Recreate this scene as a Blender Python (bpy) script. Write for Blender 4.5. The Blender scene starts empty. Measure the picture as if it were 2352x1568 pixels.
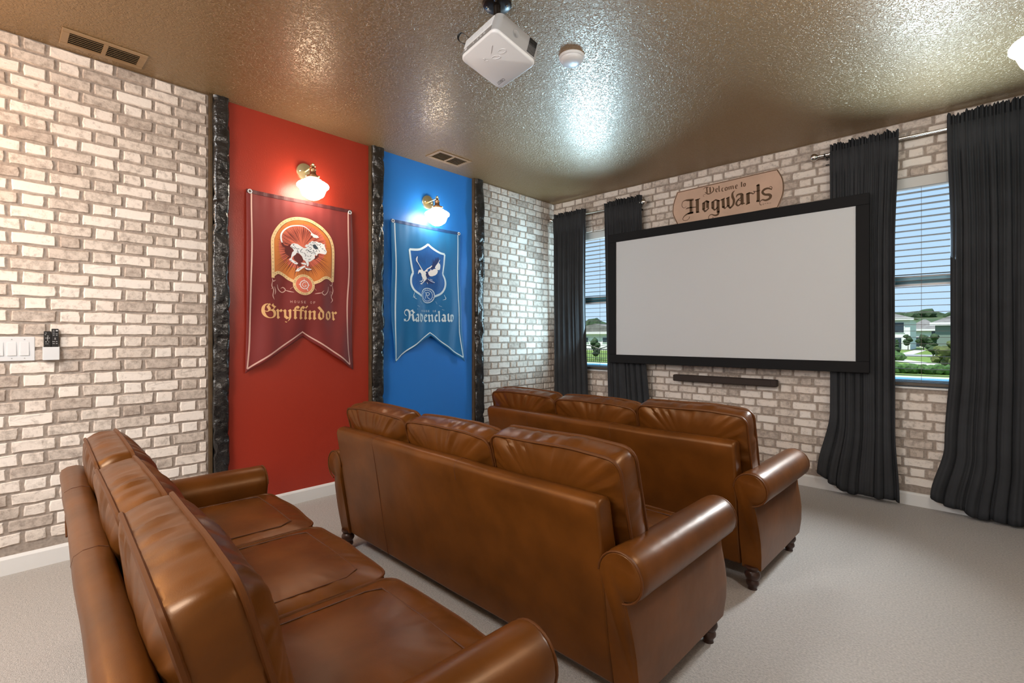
import bpy, bmesh, math, random
from math import sin, cos, pi, radians, sqrt, atan2
from mathutils import Vector, Matrix, noise

XRS = 3.90
S = bpy.context.scene
COL = S.collection
random.seed(7)

# ------------------------------------------------------------------ camera, world, sun, exposure
cam = bpy.data.cameras.new('camera')
cam.sensor_width = 36.0
cam.lens = 1123 / 2352 * 36.0
cam.shift_y = -11 / 2352
cam.clip_start = 0.03
cam.clip_end = 2000
co = bpy.data.objects.new('camera', cam)
co.location = (3.551, -4.497, 1.2)
co.rotation_euler = (radians(90), 0, radians(43.1846))
COL.objects.link(co)
S.camera = co
S.view_settings.view_transform = 'Standard'
S.view_settings.look = 'None'
S.view_settings.exposure = 0.0
S.view_settings.gamma = 1.0
S.view_settings.use_curve_mapping = False
S.cycles.use_denoising = True
S.cycles.max_bounces = 10
S.cycles.diffuse_bounces = 5
S.cycles.transparent_max_bounces = 16
S.cycles.sample_clamp_indirect = 8.0
S.cycles.caustics_reflective = False
S.cycles.caustics_refractive = False

world = bpy.data.worlds.new('sky')
S.world = world
world.use_nodes = True
wn = world.node_tree.nodes
wl = world.node_tree.links
bg = wn['Background']
tc = wn.new('ShaderNodeTexCoord')
sx = wn.new('ShaderNodeSeparateXYZ')
rp = wn.new('ShaderNodeValToRGB')
wl.new(tc.outputs['Generated'], sx.inputs[0])
wl.new(sx.outputs['Z'], rp.inputs[0])
wl.new(rp.outputs[0], bg.inputs['Color'])
rp.color_ramp.elements[0].position = 0.0
rp.color_ramp.elements[0].color = (0.60, 0.80, 1.0, 1)
rp.color_ramp.elements[1].position = 0.6
rp.color_ramp.elements[1].color = (0.36, 0.60, 1.0, 1)
bg.inputs['Strength'].default_value = 1.05

def lamp(name, kind, loc, rot, energy, color, **kw):
    l = bpy.data.lights.new(name, kind)
    l.energy = energy
    l.color = color
    for k, v in kw.items():
        setattr(l, k, v)
    o = bpy.data.objects.new(name, l)
    o.location = loc
    o.rotation_euler = rot
    COL.objects.link(o)
    return o

def aim(o, d):
    o.rotation_euler = Vector(d).to_track_quat('-Z', 'Y').to_euler()

SUN = lamp('sun', 'SUN', (0, -20, 30), (0, 0, 0), 7.5, (1.0, 0.96, 0.88), angle=0.01)
aim(SUN, (0.12, 0.42, -0.9))
# lamps at the rear: an added broad fill, the ceiling fitting, the doorway lamp
REAR = lamp('rear_fill', 'AREA', (2.2, -6.6, 2.1), (0, 0, 0), 72, (0.98, 0.99, 1.0), shape='RECTANGLE', size=3.0, size_y=1.1)
aim(REAR, (0.0, 1.0, -0.12))
CEIL = lamp('rear_ceiling_light', 'AREA', (1.75, -5.35, 2.69), (0, 0, 0), 68, (1.0, 0.985, 0.965), shape='DISK', size=0.7)
aim(CEIL, (-0.08, 0.25, -1.0))
HALL = lamp('hall_lamp', 'POINT', (0.55, -5.2, 2.15), (0, 0, 0), 28, (1.0, 0.48, 0.12), shadow_soft_size=0.12)
# added lamps just inside the two windows, imitating daylight on wall and ceiling
FILL1 = lamp('left_window_fill', 'AREA', (0.62, -0.10, 1.62), (0, 0, 0), 13, (0.55, 0.85, 1.0), shape='RECTANGLE', size=0.14, size_y=1.3, spread=radians(138))
aim(FILL1, (-0.72, -0.62, 0.25))
FILL1B = lamp('left_window_fill_up', 'AREA', (0.62, -0.17, 1.75), (0, 0, 0), 6.5, (0.46, 0.76, 1.0), shape='RECTANGLE', size=0.3, size_y=0.6, spread=radians(58))
aim(FILL1B, (0.42, -0.74, 0.52))
FILL2B = lamp('right_window_fill_up', 'AREA', (3.36, -0.15, 1.72), (0, 0, 0), 13, (0.56, 0.80, 1.0), shape='RECTANGLE', size=0.26, size_y=0.30, spread=radians(84))
aim(FILL2B, (0.2, -0.62, 0.76))

RSC = lamp('right_wall_sconce_lamp', 'POINT', (XRS - 0.14, -2.85, 2.26), (0, 0, 0), 38, (1.0, 0.95, 0.90), shadow_soft_size=0.1)

FILL2 = lamp('right_window_fill', 'AREA', (3.31, -0.15, 1.70), (0, 0, 0), 9, (0.86, 0.94, 1.0), shape='RECTANGLE', size=0.24, size_y=0.30, spread=radians(68))  # added lamp inside the right window, for highlights on the sofa arms
aim(FILL2, (-0.30, -0.75, -0.60))

# ------------------------------------------------------------------ helpers
def finish(name, me, mat, parent=None, smooth=False):
    if mat is not None:
        me.materials.append(mat)
    if smooth:
        for p in me.polygons:
            p.use_smooth = True
    o = bpy.data.objects.new(name, me)
    COL.objects.link(o)
    if parent is not None:
        o.parent = parent
    return o

class MB:
    def __init__(s):
        s.v = []
        s.f = []
    def box(s, x0, x1, y0, y1, z0, z1, M=None):
        b = len(s.v)
        pts = [(x0, y0, z0), (x1, y0, z0), (x1, y1, z0), (x0, y1, z0), (x0, y0, z1), (x1, y0, z1), (x1, y1, z1), (x0, y1, z1)]
        if M is not None:
            pts = [tuple(M @ Vector(p)) for p in pts]
        s.v += pts
        s.f += [tuple(b + i for i in q) for q in ((3, 2, 1, 0), (4, 5, 6, 7), (0, 1, 5, 4), (1, 2, 6, 5), (2, 3, 7, 6), (3, 0, 4, 7))]
        return s
    def tube(s, pts, r, n=8, closed=False):
        pts = [Vector(p) for p in pts]
        N = len(pts)
        base = len(s.v)
        prev = None
        for i, p in enumerate(pts):
            if closed:
                t = pts[(i + 1) % N] - pts[i - 1]
            else:
                t = pts[min(i + 1, N - 1)] - pts[max(i - 1, 0)]
            t.normalize()
            if prev is None:
                a = Vector((0, 0, 1)) if abs(t.z) < 0.9 else Vector((1, 0, 0))
                u = t.cross(a).normalized()
            else:
                u = (prev - t * prev.dot(t)).normalized()
            prev = u
            w = t.cross(u)
            rr = r[i] if isinstance(r, (list, tuple)) else r
            for k in range(n):
                q = p + (u * cos(2 * pi * k / n) + w * sin(2 * pi * k / n)) * rr
                s.v.append(tuple(q))
        m = N if closed else N - 1
        for i in range(m):
            a0 = base + i * n
            a1 = base + ((i + 1) % N) * n
            for k in range(n):
                k2 = (k + 1) % n
                s.f.append((a0 + k, a0 + k2, a1 + k2, a1 + k))
        if not closed:
            s.f.append(tuple(base + k for k in range(n))[::-1])
            s.f.append(tuple(base + (N - 1) * n + k for k in range(n)))
        return s
    def lathe(s, prof, c=(0, 0, 0), n=24, axis='z', cap=True):
        base = len(s.v)
        for r, h in prof:
            for k in range(n):
                a = 2 * pi * k / n
                if axis == 'z':
                    p = (r * cos(a), r * sin(a), h)
                elif axis == 'x':
                    p = (h, r * cos(a), r * sin(a))
                else:
                    p = (r * sin(a), h, r * cos(a))
                s.v.append((p[0] + c[0], p[1] + c[1], p[2] + c[2]))
        for i in range(len(prof) - 1):
            for k in range(n):
                k2 = (k + 1) % n
                s.f.append((base + i * n + k, base + i * n + k2, base + (i + 1) * n + k2, base + (i + 1) * n + k))
        if cap:
            s.f.append(tuple(base + k for k in range(n))[::-1])
            s.f.append(tuple(base + (len(prof) - 1) * n + k for k in range(n)))
        return s
    def prism(s, poly, h0, h1, axis='z'):
        # poly in 2D, extruded along axis
        b = len(s.v)
        n = len(poly)
        for h in (h0, h1):
            for (p, q) in poly:
                s.v.append({'z': (p, q, h), 'y': (p, h, q), 'x': (h, p, q)}[axis])
        s.f.append(tuple(b + i for i in range(n))[::-1])
        s.f.append(tuple(b + n + i for i in range(n)))
        for i in range(n):
            j = (i + 1) % n
            s.f.append((b + i, b + j, b + n + j, b + n + i))
        return s
    def mesh(s, name):
        me = bpy.data.meshes.new(name)
        me.from_pydata(s.v, [], s.f)
        bm = bmesh.new()
        bm.from_mesh(me)
        bmesh.ops.recalc_face_normals(bm, faces=bm.faces)
        bm.to_mesh(me)
        bm.free()
        me.update()
        return me
    def build(s, name, mat, parent=None, smooth=False, bevel=0.0, seg=2, angle=40):
        o = finish(name, s.mesh(name), mat, parent, smooth)
        if bevel:
            m = o.modifiers.new('bevel', 'BEVEL')
            m.width = bevel
            m.segments = seg
            m.limit_method = 'ANGLE'
            m.angle_limit = radians(angle)
        if smooth:
            o.data.set_sharp_from_angle(angle=radians(48)) if hasattr(o.data, 'set_sharp_from_angle') else None
        return o

def empty(name, loc=(0, 0, 0), rz=0.0):
    o = bpy.data.objects.new(name, None)
    o.location = loc
    o.rotation_euler = (0, 0, rz)
    o.empty_display_size = 0.1
    COL.objects.link(o)
    return o

def tag(o, label=None, cat=None, group=None, kind=None):
    if label: o['label'] = label
    if cat: o['category'] = cat
    if group: o['group'] = group
    if kind: o['kind'] = kind
    return o

def copy_tree(o, parent=None):
    c = o.copy()
    COL.objects.link(c)
    c.parent = parent
    for ch in list(o.children):
        copy_tree(ch, c)
    return c

# ------------------------------------------------------------------ materials
def mat(name, color, rough=0.5, metal=0.0, spec=0.5, emit=None, estr=0.0, bump=None, var=None, coat=0.0, sheen=0.0, tint=None):
    m = bpy.data.materials.new(name)
    m.use_nodes = True
    nt = m.node_tree
    b = nt.nodes['Principled BSDF']
    b.inputs['Base Color'].default_value = (*color, 1)
    b.inputs['Roughness'].default_value = rough
    b.inputs['Metallic'].default_value = metal
    b.inputs['Specular IOR Level'].default_value = spec
    b.inputs['Coat Weight'].default_value = coat
    b.inputs['Sheen Weight'].default_value = sheen
    if tint:
        b.inputs['Specular Tint'].default_value = (*tint, 1)
    if emit:
        b.inputs['Emission Color'].default_value = (*emit, 1)
        b.inputs['Emission Strength'].default_value = estr
    tcn = nt.nodes.new('ShaderNodeTexCoord')
    if var:     # (scale, low multiplier, high multiplier)
        n = nt.nodes.new('ShaderNodeTexNoise')
        n.inputs['Scale'].default_value = var[0]
        n.inputs['Detail'].default_value = 5
        r = nt.nodes.new('ShaderNodeValToRGB')
        r.color_ramp.elements[0].position = 0.3
        r.color_ramp.elements[1].position = 0.7
        r.color_ramp.elements[0].color = (*[c * var[1] for c in color], 1)
        r.color_ramp.elements[1].color = (*[min(1, c * var[2]) for c in color], 1)
        nt.links.new(tcn.outputs['Object'], n.inputs['Vector'])
        nt.links.new(n.outputs['Fac'], r.inputs[0])
        nt.links.new(r.outputs[0], b.inputs['Base Color'])
    if bump:    # list of (scale, strength, distance, detail)
        prev = None
        for sc, st, di, de in bump:
            n = nt.nodes.new('ShaderNodeTexNoise')
            n.inputs['Scale'].default_value = sc
            n.inputs['Detail'].default_value = de
            nt.links.new(tcn.outputs['Object'], n.inputs['Vector'])
            bn = nt.nodes.new('ShaderNodeBump')
            bn.inputs['Strength'].default_value = st
            bn.inputs['Distance'].default_value = di
            nt.links.new(n.outputs['Fac'], bn.inputs['Height'])
            if prev is not None:
                nt.links.new(prev.outputs[0], bn.inputs['Normal'])
            prev = bn
        nt.links.new(prev.outputs[0], b.inputs['Normal'])
    return m

M = {}
M['leather'] = mat('tan_leather', (0.100, 0.0305, 0.0042), 0.34, spec=0.45, tint=(1.0, 0.66, 0.40), var=(7, 0.74, 1.2), bump=[(5, 0.25, 0.012, 3), (420, 0.10, 0.001, 2)])
M['piping'] = mat('leather_piping', (0.085, 0.026, 0.006), 0.45, spec=0.3, tint=(1.0, 0.7, 0.45))
M['seam'] = mat('leather_seam', (0.085, 0.026, 0.008), 0.6)
M['dark_wood'] = mat('dark_turned_wood', (0.035, 0.012, 0.006), 0.32, var=(30, 0.7, 1.5))
M['carpet'] = mat('carpet', (0.455, 0.425, 0.395), 0.95, spec=0.1, var=(120, 0.78, 1.16), bump=[(240, 0.8, 0.006, 4), (40, 0.3, 0.006, 3)], sheen=0.2)
M['white_trim'] = mat('white_trim_paint', (0.78, 0.78, 0.77), 0.4)
M['grout'] = mat('grey_brown_mortar', (0.37, 0.31, 0.265), 0.9, var=(60, 0.75, 1.15), bump=[(150, 0.4, 0.002, 3)])
M['red_paint'] = mat('red_wall_paint', (0.36, 0.034, 0.017), 0.33, bump=[(120, 0.35, 0.002, 3)])
M['blue_paint'] = mat('blue_wall_paint', (0.022, 0.20, 0.66), 0.33, bump=[(120, 0.35, 0.002, 3)])
M['plain_wall'] = mat('cream_wall_paint', (0.62, 0.57, 0.50), 0.6)
M['rock'] = mat('black_rock_trim', (0.013, 0.0125, 0.0125), 0.2, spec=0.7, var=(14, 0.5, 1.9), bump=[(26, 0.7, 0.012, 4)])
M['trim_brown'] = mat('dark_brown_trim_edge', (0.075, 0.045, 0.018), 0.5, var=(20, 0.7, 1.3))
M['screen_white'] = mat('matte_screen_fabric', (0.62, 0.645, 0.665), 0.9, spec=0.1)
M['velvet'] = mat('black_velvet', (0.012, 0.012, 0.013), 0.8, spec=0.2)
M['curtain'] = mat('charcoal_curtain', (0.036, 0.038, 0.042), 0.85, spec=0.2, bump=[(500, 0.25, 0.001, 2)], var=(6, 0.85, 1.15))
M['chrome'] = mat('polished_chrome', (0.75, 0.72, 0.68), 0.14, metal=1.0)
M['brass'] = mat('antique_brass', (0.74, 0.65, 0.40), 0.36, metal=1.0)
M['socket'] = mat('copper_brown_socket', (0.40, 0.22, 0.12), 0.3, metal=0.9)
M['opal'] = mat('lit_opal_glass', (0.9, 0.9, 0.9), 0.2, emit=(1.0, 0.87, 0.70), estr=25)
M['vent'] = mat('tan_vent_paint', (0.30, 0.20, 0.105), 0.4)
M['dark_void'] = mat('duct_shade_black', (0.018, 0.012, 0.007), 0.9)
M['white_plastic'] = mat('white_plastic', (0.71, 0.74, 0.77), 0.35)
M['grey_plastic'] = mat('grey_plastic', (0.36, 0.375, 0.39), 0.4)
M['mid_plastic'] = mat('mid_grey_plastic', (0.24, 0.24, 0.24), 0.4)
M['black_plastic'] = mat('black_plastic', (0.012, 0.012, 0.013), 0.35)
M['black_metal'] = mat('black_metal', (0.020, 0.015, 0.012), 0.3, metal=0.5)
M['soundbar'] = mat('dark_brown_speaker_cloth', (0.030, 0.018, 0.014), 0.75, bump=[(600, 0.4, 0.001, 2)])
M['blind'] = mat('tan_white_blind', (0.10, 0.080, 0.060), 0.5)
M['blind_rail'] = mat('pale_blind_rail', (0.60, 0.60, 0.58), 0.45)
M['sash'] = mat('sky_tinted_sash', (0.10, 0.34, 0.46), 0.35)  # white rail with the blue tint of the sky put into its colour
M['window_white'] = mat('white_window_vinyl', (0.75, 0.76, 0.76), 0.35)
M['red_cloth'] = mat('maroon_banner_cloth', (0.20, 0.026, 0.024), 0.62, sheen=0.1, spec=0.3, bump=[(700, 0.15, 0.001, 2)])
M['red_hem'] = mat('dark_maroon_hem', (0.085, 0.012, 0.014), 0.6)
M['blue_cloth'] = mat('blue_banner_cloth', (0.010, 0.15, 0.38), 0.55, sheen=0.1, spec=0.3, bump=[(700, 0.15, 0.001, 2)])
M['blue_hem'] = mat('dark_blue_hem', (0.008, 0.055, 0.19), 0.6)
M['ink_pink'] = mat('pale_pink_ink', (0.72, 0.45, 0.38), 0.6)
M['ink_peach'] = mat('peach_ink', (0.80, 0.47, 0.20), 0.6)
M['ink_cream'] = mat('cream_ink', (0.85, 0.60, 0.30), 0.6)
M['ink_orange'] = mat('orange_ink', (0.62, 0.19, 0.035), 0.6)
M['ink_coral'] = mat('coral_ink', (0.72, 0.165, 0.095), 0.6)
M['ink_darkred'] = mat('dark_red_ink', (0.115, 0.012, 0.010), 0.6)
M['ink_brown'] = mat('brown_ink', (0.14, 0.045, 0.02), 0.6)
M['ink_white'] = mat('white_ink', (0.82, 0.84, 0.86), 0.6)
M['ink_slate'] = mat('slate_ink', (0.035, 0.05, 0.075), 0.6)
M['ink_navy'] = mat('navy_ink', (0.012, 0.035, 0.15), 0.6)
M['ink_ice'] = mat('ice_blue_ink', (0.62, 0.78, 0.88), 0.6)
M['ink_silver'] = mat('silver_blue_ink', (0.40, 0.55, 0.66), 0.6)
M['ink_blue'] = mat('panel_blue_ink', (0.008, 0.11, 0.40), 0.6)
M['sign_wood'] = mat('pale_sign_wood', (0.62, 0.43, 0.32), 0.5, var=(5, 0.9, 1.1))
M['sign_ink'] = mat('burnt_brown_engraving', (0.10, 0.050, 0.018), 0.6)
M['ink_grey'] = mat('grey_print', (0.10, 0.10, 0.10), 0.6)
M['ink_light'] = mat('light_key_print', (0.55, 0.56, 0.58), 0.6)

def ceiling_material():
    m = bpy.data.materials.new('knockdown_bronze_ceiling')
    m.use_nodes = True
    nt = m.node_tree
    b = nt.nodes['Principled BSDF']
    b.inputs['Base Color'].default_value = (0.275, 0.180, 0.085, 1)
    b.inputs['Metallic'].default_value = 0.25
    b.inputs['Roughness'].default_value = 0.31
    b.inputs['Specular IOR Level'].default_value = 0.8
    t = nt.nodes.new('ShaderNodeTexCoord')
    v = nt.nodes.new('ShaderNodeTexNoise')
    v.inputs['Scale'].default_value = 66
    v.inputs['Detail'].default_value = 2.5
    v.inputs['Distortion'].default_value = 0.9
    r = nt.nodes.new('ShaderNodeValToRGB')
    r.color_ramp.elements[0].position = 0.40
    r.color_ramp.elements[1].position = 0.56
    n2 = nt.nodes.new('ShaderNodeTexNoise')
    n2.inputs['Scale'].default_value = 130
    n2.inputs['Detail'].default_value = 2
    ad = nt.nodes.new('ShaderNodeMath')
    ad.operation = 'MULTIPLY_ADD'
    ad.inputs[1].default_value = 0.35
    bp = nt.nodes.new('ShaderNodeBump')
    bp.inputs['Strength'].default_value = 0.7
    bp.inputs['Distance'].default_value = 0.0032
    nt.links.new(t.outputs['Object'], v.inputs['Vector'])
    nt.links.new(t.outputs['Object'], n2.inputs['Vector'])
    nt.links.new(v.outputs['Fac'], r.inputs[0])
    nt.links.new(n2.outputs['Fac'], ad.inputs[0])
    nt.links.new(r.outputs[0], ad.inputs[2])
    nt.links.new(ad.outputs[0], bp.inputs['Height'])
    nt.links.new(bp.outputs[0], b.inputs['Normal'])
    return m
M['ceiling'] = ceiling_material()

def brick_material():
    m = bpy.data.materials.new('whitewashed_brick')
    m.use_nodes = True
    nt = m.node_tree
    L = nt.links
    b = nt.nodes['Principled BSDF']
    b.inputs['Roughness'].default_value = 0.85
    b.inputs['Specular IOR Level'].default_value = 0.2
    oi = nt.nodes.new('ShaderNodeObjectInfo')
    ge = nt.nodes.new('ShaderNodeNewGeometry')
    ad = nt.nodes.new('ShaderNodeMath'); ad.operation = 'ADD'
    fr = nt.nodes.new('ShaderNodeMath'); fr.operation = 'FRACT'
    L.new(oi.outputs['Random'], ad.inputs[0])
    L.new(ge.outputs['Random Per Island'], ad.inputs[1])
    L.new(ad.outputs[0], fr.inputs[0])
    base = nt.nodes.new('ShaderNodeValToRGB')
    cr = base.color_ramp
    cr.interpolation = 'LINEAR'
    cr.elements[0].position = 0.0
    cr.elements[0].color = (0.56, 0.48, 0.42, 1)
    cr.elements[1].position = 1.0
    cr.elements[1].color = (0.86, 0.80, 0.74, 1)
    e = cr.elements.new(0.30); e.color = (0.72, 0.64, 0.57, 1)
    e = cr.elements.new(0.62); e.color = (0.84, 0.76, 0.69, 1)
    L.new(fr.outputs[0], base.inputs[0])
    # stains: soft grey-brown blotches whose amount differs from brick to brick
    n = nt.nodes.new('ShaderNodeTexNoise')
    n.inputs['Scale'].default_value = 34
    n.inputs['Detail'].default_value = 9
    n.inputs['Roughness'].default_value = 0.72
    L.new(ge.outputs['Position'], n.inputs['Vector'])
    mr = nt.nodes.new('ShaderNodeMapRange')
    mr.inputs['From Min'].default_value = 0.0
    mr.inputs['From Max'].default_value = 1.0
    mr.inputs['To Min'].default_value = 0.15
    mr.inputs['To Max'].default_value = -0.01
    L.new(fr.outputs[0], mr.inputs['Value'])
    a2 = nt.nodes.new('ShaderNodeMath'); a2.operation = 'ADD'
    L.new(n.outputs['Fac'], a2.inputs[0])
    L.new(mr.outputs[0], a2.inputs[1])
    sr = nt.nodes.new('ShaderNodeValToRGB')
    sr.color_ramp.elements[0].position = 0.55
    sr.color_ramp.elements[0].color = (0, 0, 0, 1)
    sr.color_ramp.elements[1].position = 0.80
    sr.color_ramp.elements[1].color = (0.72, 0.72, 0.72, 1)
    L.new(a2.outputs[0], sr.inputs[0])
    mx = nt.nodes.new('ShaderNodeMix'); mx.data_type = 'RGBA'
    L.new(sr.outputs[0], mx.inputs[0])
    L.new(base.outputs[0], mx.inputs[6])
    mx.inputs[7].default_value = (0.20, 0.155, 0.125, 1)
    L.new(mx.outputs[2], b.inputs['Base Color'])
    n3 = nt.nodes.new('ShaderNodeTexNoise')
    n3.inputs['Scale'].default_value = 95
    n3.inputs['Detail'].default_value = 5
    L.new(ge.outputs['Position'], n3.inputs['Vector'])
    bp = nt.nodes.new('ShaderNodeBump')
    bp.inputs['Strength'].default_value = 0.45
    bp.inputs['Distance'].default_value = 0.004
    L.new(n3.outputs['Fac'], bp.inputs['Height'])
    L.new(bp.outputs[0], b.inputs['Normal'])
    return m
M['brick'] = brick_material()

def glass_material():
    m = bpy.data.materials.new('clear_window_glass')
    m.use_nodes = True
    nt = m.node_tree
    out = nt.nodes['Material Output']
    nt.nodes.remove(nt.nodes['Principled BSDF'])
    tr = nt.nodes.new('ShaderNodeBsdfTransparent')
    tr.inputs[0].default_value = (0.95, 0.98, 0.98, 1)
    gl = nt.nodes.new('ShaderNodeBsdfGlossy')
    gl.inputs['Roughness'].default_value = 0.02
    fz = nt.nodes.new('ShaderNodeFresnel')
    fz.inputs['IOR'].default_value = 1.05
    mx = nt.nodes.new('ShaderNodeMixShader')
    nt.links.new(fz.outputs[0], mx.inputs[0])
    nt.links.new(tr.outputs[0], mx.inputs[1])
    nt.links.new(gl.outputs[0], mx.inputs[2])
    nt.links.new(mx.outputs[0], out.inputs['Surface'])
    return m
M['glass'] = glass_material()

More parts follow.
